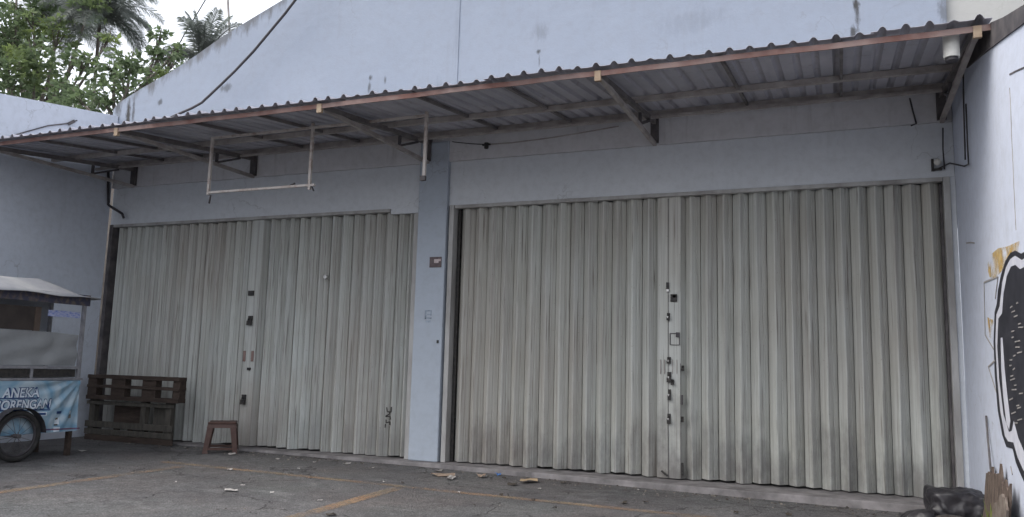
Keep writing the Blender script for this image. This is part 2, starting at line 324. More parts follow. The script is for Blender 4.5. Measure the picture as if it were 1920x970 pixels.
def slat_mesh(z0, z1, pitch, dep, rng):
    # folded strip: left-facing face, narrow crest, right-facing face with a pressed rib
    k = pitch/0.2
    prof = [(-.100*k, dep+.05), (-.0925*k, dep+.05), (-.092*k, dep-.002), (-.012*k, .004), (-.006*k, 0), (.004*k, 0), (.010*k, .004), (.046*k, dep*.40), (.049*k, dep*.42+.012), (.055*k, dep*.42+.014), (.059*k, dep*.54), (.0995*k, dep), (.100*k, dep+.05)]
    nz = 9; N = len(prof); dn = [rng.uniform(-.010, .010)*(rng.random() < .35) for _ in range(9)]; vs = []; a1, a2, a3 = [rng.uniform(-.005, .005) for _ in range(3)]; tw = rng.uniform(-.008, .008)
    for i in range(nz):
        t = i/(nz-1); z = z0+(z1-z0)*t
        dx = a1*math.sin(3.1*t+a3*300)+a2*math.sin(6*t); ds = 1+tw*8*(math.sin(4*t+a2*500))
        for (x, y) in prof: vs.append((x*1.003+(dx+dn[i])*(1-min(1, abs(x)/.097)), y*ds+abs(dn[i])*.6 if y < dep*.9 else y, z))
    fs = [(i*N+j, i*N+j+1, (i+1)*N+j+1, (i+1)*N+j) for i in range(nz-1) for j in range(N-1)]
    me = bpy.data.meshes.new('slat'); me.from_pydata(vs, [], fs); me.update(); return me
rng = random.Random(3)
def leaf(par, mat, xa, xb, n, z0=0.135, z1=3.71, dep=0.10):
    p = (xb-xa)/n; pool = [slat_mesh(z0, z1, p, dep, rng) for _ in range(7)]
    ws_ = [p*rng.uniform(.9, 1.1) for _ in range(n)]; k_ = (xb-xa)/sum(ws_); ws_ = [q_*k_ for q_ in ws_]; xs_ = [xa+sum(ws_[:i])+ws_[i]/2 for i in range(n)]
    for i in range(n):
        o = link('slat', pool[(i*3+rng.randrange(2)) % 7], mat, par); o.location = (xs_[i], 0.035+rng.uniform(-.006, .006), rng.uniform(-.014, .014)); o.scale.x = ws_[i]/p
def frame_bar(par, x0, x1, y0, y1, z0, z1, name='frame_bar', mat='frame'):
    return bevel(MB().box(x0, x1, y0, y1, z0, z1).build(name, M[mat], par), .004)
# right shutter (part of the shop), its slats, plates and locks as sub-parts
rs = link('folding_shutter', None, None, shop); tag(rs, 'wide grey folding shutter right of the pillar')
leaf(rs, M['slatR'], -5.08, -2.20, 14); leaf(rs, M['slatR'], -1.86, 1.09, 15)
frame_bar(rs, -5.205, -5.135, -0.035, 0.14, 0.118, 3.749); frame_bar(rs, 1.125, 1.195, -0.02, 0.14, 0.118, 3.749)
frame_bar(rs, -5.13, 1.12, -0.02, 0.06, 3.70, 3.747, 'head_rail')
frame_bar(rs, -5.128, -5.082, 0.10, 0.135, 0.118, 3.70, 'dark_gap_strip', 'black')  # black strip put in as the shade of an open gap
frame_bar(rs, 1.092, 1.122, 0.09, 0.135, 0.118, 3.70, 'dark_gap_strip', 'dsteel')
def plate(par, xa, xb, mat, y=0.028, fl=(.008, .05)):
    m = MB(); N = 7; P = [(xa-.002, y+(.11 if fl[0] else .004)), (xa+fl[0], y), (xb-fl[1], y), (xb+.002, y+(.11 if fl[1] else .004))]
    vs = [(x, yy+.004*math.sin(i*2.1), 0.13+(3.71-.13)*i/N) for i in range(N+1) for x, yy in P]
    m.add(vs, [(i*4+j, i*4+j+1, (i+1)*4+j+1, (i+1)*4+j) for i in range(N) for j in range(3)])
    return m.build('meeting_plate', mat, par)
plate(rs, -2.20, -2.050, M['plate'], .030, (.008, 0)); plate(rs, -2.052, -1.850, M['plate'], 0.022, (0, .045))
MB().box(-2.0545, -2.0485, .0165, .026, .135, 3.68).build('seam', M['dsteel'], rs); MB().box(-1.8985, -1.8925, .0165, .026, .135, 1.55).build('seam', M['dsteel'], rs)
def onplate(px, py, wpx, hpx, name, mat, par, y=0.018, d=0.02):
    a = at(px-wpx/2, py-hpx/2, 1, y); b = at(px+wpx/2, py+hpx/2, 1, y)
    return bevel(MB().box(a.x, b.x, y-d, y+.012, b.z, a.z).build(name, mat, par), .004)
def hasp(px, py, par, wd=9, ht=15):
    # staple plate with a hanging lock: shackle and body in one piece
    c = at(px, py, 1, 0.0); m = MB(); s = wd/160.0
    m.box(c.x-s*.45, c.x+s*.45, .004, .022, c.z-.01, c.z+ht/310.0)
    m.box(c.x-s*.5, c.x+s*.5, -.022, .006, c.z-ht/230.0, c.z-.012)
    m.tube([(c.x-s*.3, -.008, c.z-.014), (c.x-s*.3, -.008, c.z+.012), (c.x, -.008, c.z+.026), (c.x+s*.3, -.008, c.z+.012), (c.x+s*.3, -.008, c.z-.014)], .006, 6)
    return bevel(m.build('lock', M['black'], par), .003)
for px, py in ((1253, 593), (1254, 675), (1254.5, 706), (1255, 739), (1254, 784)): hasp(px, py, rs, rng.uniform(6, 9), rng.uniform(10, 18)); onplate(px-1, py+2, 2.5, 4, 'lock_shine', M['chrome'], rs, -.004, .020)
for px, py in ((1261, 716), (1279, 786), (1280, 690)): hasp(px, py, rs, 6, 9)
onplate(1252, 537, 5, 14, 'bolt', M['black'], rs); onplate(1252, 545, 5, 5, 'bolt', M['chrome'], rs, .012)
o = onplate(1263.5, 559, 12, 14, 'lock_box', M['black'], rs); onplate(1264, 556, 7, 6, 'lock_box', M['chrome'], rs, .004, .006)
for a in ((1256.5, 636, 1.5, 22), (1274, 636, 1.5, 22), (1265, 625.5, 17, 1.5), (1265, 647, 17, 1.5)): onplate(*a, 'inspection_frame', M['dsteel'], rs, .02, .012)
onplate(1271, 628, 7, 9, 'latch', M['dsteel'], rs)
for px in (1238.5, 1246, 1261, 1269): onplate(px, 688, 1.6, 27, 'handle_slot', M['steel'], rs, .02, .006)
onplate(1279, 750, 3, 18, 'bolt', M['dsteel'], rs); onplate(1279, 880, 5, 24, 'bottom_gap', M['black'], rs)
MB().bar(at(1240, 883, 1, .0), at(1252, 893, 1, .0), .02, .02).build('bolt', M['black'], rs)
# left shutter
ls = link('folding_shutter', None, None, shop); tag(ls, 'narrower grey folding shutter left of the pillar')
leaf(ls, M['slatL'], -11.80, -8.80, 15); leaf(ls, M['slatL'], -8.52, -5.79, 14)
plate(ls, -8.80, -8.52, M['slatL'])
frame_bar(ls, -5.785, -5.705, -0.03, 0.14, 0.118, 3.66); frame_bar(ls, -11.885, -11.805, -0.03, 0.14, 0.118, 3.745, 'frame_bar', 'dsteel')
frame_bar(ls, -11.80, -6.21, -0.025, 0.06, 3.70, 3.747, 'head_rail')
hasp(468, 600, ls, 14, 20); hasp(456, 748, ls, 14, 20); onplate(471, 550, 9, 9, 'lock_box', M['black'], ls); onplate(467, 692, 5, 5, 'bolt', M['black'], ls)
for px in (458, 473): onplate(px, 668, 3, 20, 'handle_slot', M['rust'], ls, .02, .005)
c = at(612, 520, 1, .02); MB().tube([c+Vector((0, -.04, 0)), c+Vector((0, .0, 0)), c+Vector((0, .03, 0))], .03, 12).build('knob', M['chrome'], ls)
# black paint tag on a slat near the pillar (flat strokes lying just off the slat)
def stroke(m, pts, wd, ax, v, off):
    P = [at(x, y, ax, v) for x, y in pts]
    for a, b in zip(P, P[1:]): m.bar(a+Vector(off), b+Vector(off), wd, .004, up=(0, 1, 0) if ax == 1 else (1, 0, 0))
m = MB()
for s_ in ([(725, 764), (726, 772), (733, 773), (734, 763)], [(730, 773), (731, 776), (723, 781), (731, 781), (732, 787)], [(724, 787), (724, 793), (731, 791), (731, 797)], [(723, 795), (722, 802)]): stroke(m, s_, .018, 1, .03, (0, 0, 0))
m.build('paint_tag', M['black'], ls)
# small plates on the pillar
def pl(px, py, wpx, hpx, name, mat, d=.008, y=-.07):
    a = at(px-wpx/2, py-hpx/2, 1, y); b = at(px+wpx/2, py+hpx/2, 1, y)
    return MB().box(a.x, b.x, y-d, y+.002, b.z, a.z).build(name, mat, shop)
mbrown = simple('brown_plate_enamel', (0.085, 0.06, 0.065), (0.13, 0.10, 0.10), 20, 0.6, 0)
mstencil = simple('faded_stencil_ink', (0.20, 0.23, 0.27), (0.36, 0.42, 0.5), 30, 0.8, 0)
mpale = simple('pale_sticker', (0.55, 0.50, 0.5), (0.45, 0.36, 0.36), 20, 0.6, 0)
pl(817, 492, 21, 19, 'number_plate', mbrown, .012); pl(819, 490, 8, 7, 'sticker', mpale, .015); pl(825, 488, 5, 4, 'sticker', mpale, .0155)
for a in ((803, 583, 13, 2.5), (798, 591, 2.5, 15), (803, 597, 12, 3), (808, 588, 2, 8), (804, 590, 5, 2), (803, 603, 9, 4)): pl(*a, 'stencil_mark', mstencil, .003)
pl(821, 641, 3, 6, 'nail', M['black'], .015)

# ------------------------------------------------------------------ neighbour wall seen past the right end
nb = MB().box(1.242, 6.5, 0.02, 0.3, 3.2, 9.5).build('neighbour_wall', M['cream']); tag(nb, 'cream weathered wall rising beyond the right end of the canopy', 'wall')

# ------------------------------------------------------------------ right side wall with graffiti
sw = empty('side_wall', 'pale side wall with a big black graffiti letter, right of the shutters', 'wall', loc=(1.25, -3, 0))
def ch(o, root):          # parent in place
    o.parent = root; o.matrix_parent_inverse = Matrix.Translation(root.location).inverted(); return o
tA = at(1865, 46, 0, 1.25); tB = at(1920, 13, 0, 1.25); sl_ = (tB.z-tA.z)/(tB.y-tA.y)
def wt(y): return max(2.6, tA.z+sl_*(y-tA.y))
prof = [(0.0, 5.0), (-2.75, 4.44), (-3.3, wt(-3.3)), (-5, wt(-5)), (-7.2, wt(-7.2)), (-7.2, -.2), (0.0, -.2)]
ch(MB().prism([(1.25, y, z) for y, z in prof], (.18, 0, 0)).build('wall_panel', M['side'], ), sw)
fl_ = [at(x, y, 0, 1.235) for x, y in ((1812, 128), (1840, 104), (1870, 80), (1895, 61), (1925, 39), (1990, -8))]
def wtop(y):
    for (y0, z0), (y1, z1) in zip(prof, prof[1:]):
        if y0 >= y >= y1 and y0 != y1: return z0+(z1-z0)*(y-y0)/(y1-y0)
    return wt(y)
fu = [(y, wtop(y)+.008) for y in sorted([p.y for p in fl_]+[-2.75, -3.3])]
m = MB().prism([(1.235, p.y, p.z) for p in fl_]+[(1.235, y, z) for y, z in fu], (.014, 0, 0))
ch(m.build('flashing_and_shade', M['dsteel']), sw)  # dark metal strip, carried up the wall to stand for shadow by the eave
# crack
m = MB(); P = [(1893, 165), (1895, 200), (1897, 260), (1899, 300), (1901, 350), (1905, 432)]; stroke(m, P, .006, 0, 1.248, (0, 0, 0)); ch(m.build('crack', M['steel']), sw)
m = MB(); stroke(m, [(1893, 140), (1904, 134), (1920, 127)], .012, 0, 1.248, (0, 0, 0)); ch(m.build('crack', M['dsteel']), sw)
gb = simple('black_spray_paint', (0.012, 0.013, 0.02), (0.03, 0.03, 0.04), 6, 0.6, 0); gw = simple('white_spray_paint', (0.62, 0.63, 0.68), (0.52, 0.53, 0.6), 8, 0.7, 0)
gy = simple('yellow_spray_paint', (0.62, 0.40, 0.10), (0.64, 0.56, 0.38), 7, 0.8, 0, lo=.4, hi=.7); gg = simple('grey_brush_line', (0.26, 0.25, 0.24), (0.33, 0.31, 0.29), 9, 0.8, 0)
def wallpoly(pts, off, name, mat, mirror=None):
    P = [at(x, y, 0, 1.25) for x, y in pts]
    if mirror is not None: P = P+[Vector((1.25, 2*mirror-p.y, p.z+random.uniform(-.03, .03))) for p in reversed(P)]
    return ch(MB().prism([(1.249-off, p.y, p.z) for p in P], (.0015, 0, 0)).build(name, mat), sw)
my = at(1920, 640, 0, 1.25).y-.55
wallpoly([(1851, 500), (1858, 478), (1872, 466), (1890, 462), (1912, 452), (1908, 480), (1885, 500), (1868, 522), (1856, 520)], .002, 'graffiti_shade', gy)
wallpoly([(1852, 595), (1862, 600), (1868, 628), (1866, 646), (1856, 632)], .002, 'graffiti_shade', gy)
wallpoly([(1916, 476), (1905, 470), (1896, 474), (1886, 490), (1878, 516), (1872, 545), (1870, 570), (1866, 585), (1864, 640), (1866, 700), (1872, 770), (1880, 815), (1888, 838), (1900, 842), (1906, 868), (1916, 892), (1922, 905)], .004, 'graffiti_outline', gb, my)
wallpoly([(1918, 488), (1905, 480), (1896, 486), (1888, 502), (1881, 530), (1876, 575), (1870, 590), (1868, 640), (1871, 705), (1877, 770), (1886, 818), (1892, 828), (1902, 830), (1910, 858), (1919, 878), (1924, 888)], .006, 'graffiti_band', gw, my)
wallpoly([(1915, 505), (1906, 497), (1898, 500), (1890, 518), (1884, 550), (1881, 588), (1874, 598), (1872, 650), (1876, 715), (1884, 778), (1894, 810), (1899, 808), (1903, 788), (1912, 822), (1924, 850)], .008, 'graffiti_letter', gb, my)
wallpoly([(1879, 634), (1882, 633), (1886, 690), (1891, 740), (1897, 790), (1895, 806), (1890, 795), (1884, 745), (1880, 690)], .010, 'graffiti_highlight', gw)
for mm in (gy,):
    t_ = mm.node_tree; pn = next(n for n in t_.nodes if n.type == 'BSDF_PRINCIPLED'); on = next(n for n in t_.nodes if n.type == 'OUTPUT_MATERIAL')
    nz = t_.nodes.new('ShaderNodeTexNoise'); nz.inputs['Scale'].default_value = 5; nz.inputs['Detail'].default_value = 6; tcn = t_.nodes.new('ShaderNodeTexCoord'); t_.links.new(tcn.outputs['Object'], nz.inputs['Vector'])
    mr = t_.nodes.new('ShaderNodeMapRange'); mr.inputs[1].default_value = .40; mr.inputs[2].default_value = .68; mr.inputs[4].default_value = .8; t_.links.new(nz.outputs['Fac'], mr.inputs[0])
    tr_ = t_.nodes.new('ShaderNodeBsdfTransparent'); mx_ = t_.nodes.new('ShaderNodeMixShader'); t_.links.new(mr.outputs[0], mx_.inputs[0]); t_.links.new(tr_.outputs[0], mx_.inputs[1]); t_.links.new(pn.outputs[0], mx_.inputs[2]); t_.links.new(mx_.outputs[0], on.inputs[0])
m = MB()
for i in range(26):
    y = 570+i*9+random.uniform(-3, 3); x = 1898+random.uniform(-6, 14); stroke(m, [(x, y), (x+random.uniform(3, 9), y-random.uniform(0, 3))], .010, 0, 1.238, (0, 0, 0))
ch(m.build('graffiti_hatching', gg), sw)
m = MB()
for P in ([(1845, 530), (1871, 519)], [(1845, 530), (1847, 628), (1863, 655)], [(1871, 519), (1866, 560)], [(1853, 688), (1866, 676)], [(1853, 688), (1868, 735)], [(1895, 875), (1898, 890)], [(1812, 456), (1820, 455), (1827, 456)]): stroke(m, P, .014, 0, 1.246, (0, 0, 0))
ch(m.build('graffiti_line', gg), sw)

# ------------------------------------------------------------------ left yard wall
lw = empty('yard_wall', 'tall pale wall with sloping top on the left of the yard', 'wall', loc=(-11.9, -3, 0))
prof = [(-.045, 5.72), (-.5, 5.66), (-2.24, 5.42), (-4, 5.2), (-8.5, 4.8), (-8.5, -.2), (-.045, -.2)]
ch(MB().prism([(-11.905, y, z) for y, z in prof], (-.18, 0, 0)).build('wall_panel', M['yard']), lw)
m = MB(); stroke(m, [(0, 262), (40, 250), (90, 236), (125, 232), (145, 226)], .02, 0, -11.89, (0, 0, 0)); m.bar(at(128, 233, 0, -11.88), at(140, 227, 0, -11.88), .05, .012, up=(1, 0, 0)); ch(m.build('crack', M['dsteel']), lw)

# ------------------------------------------------------------------ canopy
EY, EZ = -2.74, 4.41
def rz(y): return 4.46+(4.80-4.46)*(y+2.78)/2.74       # underside of the sheets
can = empty('canopy', 'rusty corrugated metal canopy on steel brackets over both shutters', 'canopy', loc=(-5.3, -.05, 4.4))
def cbuild(m, name, mat, sm=False): return ch(m.build(name, mat, smooth=sm), can)
PIT = 0.19; nsh = 14; L0, L1 = -11.885, 1.245; sw_ = (L1-L0)/nsh; rr = random.Random(11)
for i in range(nsh):
    xa = L0+i*sw_; n = 5; p = sw_/n; vs = []; prof = []
    hh = [0.043*rr.choice([1.05, 1, .95, .85, .7, .45]) for _ in range(n)]
    for k in range(n):
        x = xa+k*p+rr.uniform(-.008, .008)*(k > 0)
        prof += [(x, 0), (x+p*.30, .002), (x+p*.36, hh[k]*.55), (x+p*.43, hh[k]*.92), (x+p*.5, hh[k]), (x+p*.57, hh[k]*.92), (x+p*.64, hh[k]*.55), (x+p*.70, .002)]
    prof.append((xa+n*p+(.03 if i < nsh-1 else 0), 0)); N = len(prof); yo = rr.uniform(-.035, .025); sg = rr.uniform(-.008, .010); dz = .004*(i % 2)
    ysn = (-2.80+yo, -2.1, -1.4, -.7, -.045)
    vs = [(x, y, rz(y)+z+dz+.004*math.sin(3*y)+sg*max(0, (-y-1.4)/1.4)**2) for y in ysn for x, z in prof]
    vs2 = [(x, y, z+.003) for x, y, z in vs]; T = len(vs)
    f = [(j*N+k, j*N+k+1, (j+1)*N+k+1, (j+1)*N+k) for j in range(4) for k in range(N-1)]
    f2 = [tuple(a+T for a in reversed(q)) for q in f]; fe = [(k, k+T, k+1+T, k+1) for k in range(N-1)]
    cbuild(MB().add(vs+vs2, f+f2+fe), 'roof_sheet', M['sheet'])
# fascia in bolted lengths
fx = [-11.88, -8.77, -5.57, -2.21, 1.24]
for a, b in zip(fx, fx[1:]):
    m = MB(); nsg = 8; zs_ = [EZ+rr.uniform(-.005, .005) for _ in range(nsg+1)]
    for k in range(nsg):
        xa_, xb_ = a+.002+(b-a-.004)*k/nsg, a+.002+(b-a-.004)*(k+1)/nsg
        m.add([(x_, y_, z_+dz_) for x_, z_ in ((xa_, zs_[k]), (xb_, zs_[k+1])) for y_, dz_ in ((EY-.006, -.027), (EY+.006, -.027), (EY+.006, .015), (EY+.05, .015), (EY+.05, .027), (EY-.006, .027))],
              [(j, (j+1) % 6, 6+(j+1) % 6, 6+j) for j in range(6)])
    ch(m.build('fascia', M['rust']), can)
for y, z in ((-1.25, rz(-1.25)-.035), (-.32, rz(-.32)-.035)):
    cbuild(MB().bar((-11.88, y, z), (1.24, y, z), .05, .065), 'purlin', M['steel'])
cbuild(MB().bar((-11.88, -.42, rz(-.42)-.10), (1.24, -.42, rz(-.42)-.10), .035, .035), 'purlin', M['steel'])
for x in (-11.37, -8.77, -5.57, -2.21, 1.136):
    br = empty('bracket', None, None); br.location = (x, -.05, 4.4); ch(br, can)
    def b_(m, name, mat):
        o = m.build(name, M[mat]); o.parent = br; return o
    b_(MB().bar((0, -.01, .0), (0, EY+.07, .0), .045, .05), 'strut', 'steel')
    b_(MB().bar((0, -.01, rz(-.06)-4.4-.10), (0, EY+.10, rz(-2.7)-4.4-.06), .05, .06), 'rafter', 'msteel')
    b_(MB().box(-.05, .05, -.05, .005, .015, rz(-.1)-4.4-.02), 'wall_post', 'dsteel')
    b_(MB().bar((0, -.85, .02), (0, -.85, .17), .035, .035, up=(0, 1, 0)), 'web', 'dsteel')
    b_(MB().bar((0, -.85, .03), (0, -.35, .22), .03, .03), 'web', 'dsteel')
    b_(MB().box(-.032, .032, EY+.035, EY+.075, -.07, .035), 'end_cap', 'tan')
for a, b in zip((-11.37, -8.77, -5.57, -2.21), (-8.77, -5.57, -2.21, 1.136)):
    for t in (.36, .68):
        x = a+(b-a)*t
        cbuild(MB().bar((x, -.06, rz(-.06)-.03), (x, EY+.05, rz(-2.7)-.03), .032, .038), 'rafter', M['msteel'])

# ------------------------------------------------------------------ things on the facade
SY = -1.70
def sp_(px, py): return at(px, py, 1, SY)
a, b, c, d, e, f = sp_(398, 258), sp_(800, 219), sp_(390, 361), sp_(584, 348), sp_(794, 330), sp_(587, 240)
sf = empty('sign_frame', 'empty rusty white sign frame hanging under the canopy near the pillar', 'sign frame', loc=(a.x, SY, a.z))
zt, zb = (a.z+b.z)/2, (c.z+d.z)/2
for q0, q1, nm in (((a.x-.01, zt), (b.x+.02, zt), 'top_rail'), ((c.x, zb), (d.x+.05, zb), 'bottom_rail'), ((c.x+.01, zt), (c.x+.01, zb-.03), 'upright'), ((f.x, zt+.06), (f.x, zb-.06), 'upright'), ((b.x, zt+.05), (b.x, e.z), 'upright')):
    w_ = .035 if nm == 'upright' else .030
    ch(MB().bar((q0[0], SY-(.002 if nm == 'upright' else 0), q0[1]), (q1[0], SY-(.002 if nm == 'upright' else 0), q1[1]), w_, w_, up=(0, 1, 0)).build(nm, M['signst']), sf)
for p0, p1 in (((395, 366), (392, 382)), ((584, 350), (588, 358)), ((540, 350), (553, 344))):
    ch(MB().bar(sp_(*p0), sp_(*p1), .025, .012).build('bent_tab', M['dsteel']), sf)
ch(MB().box(e.x-.04, e.x+.03, SY-.02, SY+.02, e.z-.06, e.z-.001).build('bent_tab', M['dsteel']), sf)

lp = empty('canopy_lamp', 'white lamp housing hung under the right end of the canopy edge', 'lamp', loc=(.955, -2.55, 4.44))
ch(MB().tube([(.955, -2.58, z) for z in (4.235, 4.245, 4.43, 4.445)], .066, 20).build('housing', M['white'], smooth=False), lp)
ch(MB().tube([(.955, -2.58, z) for z in (4.205, 4.22, 4.236)], .052, 16).build('lamp_cap', M['dark']), lp)

def pipe(name, pts, r, mat, label, cat, n=8, group=None):
    o = MB().tube(pts, r, n).build(name, mat, smooth=True); tag(o, label, cat, group); return o
pipe('conduit', [at(1806, 130, 0, 1.225), at(1807, 200, 0, 1.225), at(1810, 300, 0, 1.225)], .008, M['dark'], 'thin dark conduit running down the side wall to a corner elbow', 'pipe')
pipe('conduit', [at(1811, 195, 0, 1.225), at(1814, 270, 0, 1.225), at(1816, 308, 0, 1.225), at(1808, 312, 0, 1.225), Vector((1.20, -.05, 3.90)), at(1750, 321, 1, -.03)], .008, M['dark'], 'dark elbowed conduit turning from the side wall onto the lintel', 'pipe')
pipe('conduit', [at(1768, 240, 1, -.07), at(1768, 280, 1, -.07), at(1771, 318, 1, -.03)], .008, M['dark'], 'short dark conduit straight above the right end of the lintel', 'pipe')
pipe('cable', [at(1706, 185, 1, -.3), at(1712, 210, 1, -.08), at(1718, 232, 1, -.055), at(1708, 236, 1, -.05)], .01, M['dark'], 'short loop of black cable dangling below the right rear purlin', 'cable')
bl = empty('bulb_holder', 'small pale bulb in a black holder at the top right corner of the shutters', 'lamp', loc=at(1757, 306, 1, -.03))
bm = bmesh.new(); bmesh.ops.create_uvsphere(bm, u_segments=12, v_segments=8, radius=.04); me = bpy.data.meshes.new('bulb'); bm.to_mesh(me); bm.free()
o = link('bulb', me, M['white'], bl); o.location = (0, -.05, 0)
o = MB().box(-.06, -.035, -.02, .025, -.09, .05).build('holder', M['black'], bl); MB().box(-.034, .05, -.015, .025, -.085, -.065).build('holder', M['black'], bl)
p0, p1 = at(203, 322, 0, -11.87), at(203, 384, 0, -11.87)
pipe('drain_pipe', [p0, p1+Vector((0, 0, .05)), p1, p1+Vector((.03, 0, -.02)), at(229, 401, 1, -.10), at(232, 409, 1, -.10)], .022, M['dark'], 'black drain pipe with an elbow at the top left corner of the shutters', 'pipe', 10)
pipe('cable', [at(848, 266, 1, -.12)]+[at(848+i*13.0, 266+5*math.sin(i/5*1.57), 1, -.12) for i in range(1, 5)]+[at(915, 271, 1, -.12)], .007, M['dark'], 'thin cable from the pillar top to the hanging lamp socket', 'cable')
pipe('cable', [at(915, 271, 1, -.12), at(960, 268, 1, -.12), at(1030, 259, 1, -.12), at(1080, 251, 1, -.14), at(1160, 237, 1, -.2)], .009, M['steel'], 'grey cable drooping below the rear purlin right of the lamp socket', 'cable')
so_ = empty('lamp_socket', 'small black lamp socket hanging beside the pillar top', 'lamp', loc=at(912, 272, 1, -.14))
MB().tube([(0, 0, .03), (0, 0, .015), (0, 0, -.05)], .032, 12).build('socket', M['black'], so_); MB().bar((-.06, 0, .0), (.06, 0, .005), .03, .02).build('bracket_bar', M['black'], so_)
cb = [(300, 230), (330, 216), (360, 203), (378, 193), (392, 180), (410, 163), (440, 134), (475, 97), (510, 55), (535, 25), (560, -8), (590, -50)]
pipe('overhead_cable', [at(x, y, 1, -.22-.001*i*i) for i, (x, y) in enumerate(cb)], .021, M['dark'], 'thick black cable climbing across the blue gable wall', 'cable')

# ------------------------------------------------------------------ food cart (long side faces the shutters' end of the yard)
CX = -9.86
def ca(px, py, x=CX): return at(px, py, 0, x)
yR = ca(147, 760).y; yL = yR-2.05; zbt, zbb = ca(147, 709).z, ca(147, 808).z; zr = ca(157, 565).z; gx = gz(-10.2)
cart = empty('food_cart', 'blue bannered street food cart with white tarp roof at the left edge', 'food cart', loc=(CX-.4, (yL+yR)/2, gx))
def cc(m, name, mat, par=None, sm=False):
    o = m.build(name, mat, smooth=sm); return ch(o, cart)
mc_al = simple('dull_aluminium', (0.30, 0.30, 0.32), (0.20, 0.20, 0.22), 10, 0.5, 0.05, metal=.3)
mc_body = simple('grey_blue_cart_board', (0.12, 0.15, 0.2), (0.17, 0.2, 0.26), 6, 0.6, 0.05)
mc_tarp = simple('off_white_tarp', (0.40, 0.40, 0.40), (0.28, 0.285, 0.31), 2.2, 0.7, 0.3, 0.02)
mc_sheet = simple('grey_plastic_sheet', (0.27, 0.28, 0.285), (0.21, 0.22, 0.23), 1.2, 0.35, 0.3, 0.02)
mc_brown = simple('dark_brown_board', (0.03, 0.024, 0.022), (0.05, 0.04, 0.036), 6, 0.6, 0.1)
def banner_mat():
    b = NB('pale_blue_banner_print'); v = b.vec((1, 1, 1)); n = b.ramp(b.noise(v, 2.2, 3, .5, 1.2), .38, .62)
    c = b.mix(n, (0.15, 0.29, 0.41), (0.38, 0.47, 0.53)); b.base(c); b.rough(.45); return b.m
mc_ban = banner_mat(); mc_navy = simple('navy_banner_ink', (0.015, 0.04, 0.13), (0.02, 0.055, 0.16), 10, .5, 0); mc_ink = simple('white_banner_ink', (0.62, 0.66, 0.70), (0.5, 0.58, 0.66), 10, .5, 0)
D = .72
cc(MB().box(CX-D, CX-.012, yL, yR, zbb+.02, zbt-.03), 'cabinet', mc_body)
cc(MB().box(CX-D-.02, CX+.01, yL-.03, yR+.02, zbt-.029, zbt), 'counter', mc_al)
for yy in (yL+.03, yR-.03):
    for xx in (CX-.03, CX-D+.03): cc(MB().box(xx-.022, xx+.022, yy-.022, yy+.022, zbt, zr+.06), 'corner_post', mc_al)
z1 = ca(140, 692).z; z2 = ca(140, 706).z
cc(MB().box(CX-.05, CX-.008, yL+.052, yR-.052, z1, z1+.035), 'shelf_rail', mc_al)
ym = ca(61, 700).y
for q0, q1 in ((yL+.06, ym-.02), (ym+.02, yR-.08)): cc(MB().box(CX-.045, CX-.025, q0, q1, zbt+.012, z1-.004), 'drawer_pane', M['black'])
cc(MB().box(CX-.05, CX-.012, ym-.018, ym+.018, zbt+.001, z1-.001), 'mullion', mc_al)
# creased plastic sheet hung across the lower window
m = MB(); N, K = 24, 8; zs0, zs1 = z1+.04, ca(100, 622).z; vs = []
for j in range(K+1):
    for i in range(N+1):
        y = yL+.06+(yR-.06-yL-.06)*i/N; z = zs0+(zs1-zs0-.03*(i/N)**6)*j/K
        vs.append((CX-.06+.010*math.sin(i*1.3+j*.8)+.012*math.sin(i*.5-j*1.4)-.03*math.exp(-((i-17-j*.5)/1.0)**2), y, z))
m.add(vs, [(j*(N+1)+i, j*(N+1)+i+1, (j+1)*(N+1)+i+1, (j+1)*(N+1)+i) for j in range(K) for i in range(N)]); cc(m, 'plastic_sheet', mc_sheet, sm=True)
ybr = ca(72, 600).y; zz0, zz1 = ca(60, 619).z, ca(60, 574).z
cc(MB().box(CX-.10, CX-.08, yL+.06, ybr, zz0, zz1), 'menu_board', mc_brown); cc(MB().box(CX-.10, CX-.075, ybr+.002, ybr+.09, zz0-.01, zz1), 'board_edge', simple('brown_lath', (.07, .05, .04), (.10, .075, .06), 8, .7, .1))
cc(MB().box(CX-D+.01, CX-D+.022, yL+.06, yR-.06, zbt+.02, zr), 'back_panel', simple('pale_back_board', (.34, .36, .40), (.28, .3, .34), 4, .6, .1))
s0, s1 = ca(92, 581, CX-.06), ca(147, 597, CX-.06)
cc(MB().box(CX-.075, CX-.066, s0.y, yR-.055, s1.z, s0.z), 'price_strip', simple('blue_white_strip_print', (0.14, 0.2, 0.5), (0.5, 0.52, 0.62), 22, .5, 0, stretch=(1, 1, 3)))
# valance with faded print
mv = simple('faded_valance_print', (0.05, 0.05, 0.08), (0.16, 0.13, 0.10), 14, .7, .1, lo=.45, hi=.7)
zv0, zv1 = ca(150, 573).z, ca(150, 558).z
cc(MB().box(CX-.01, CX+.008, yL-.02, yR+.03, zv0, zv1+.04), 'valance', mv)
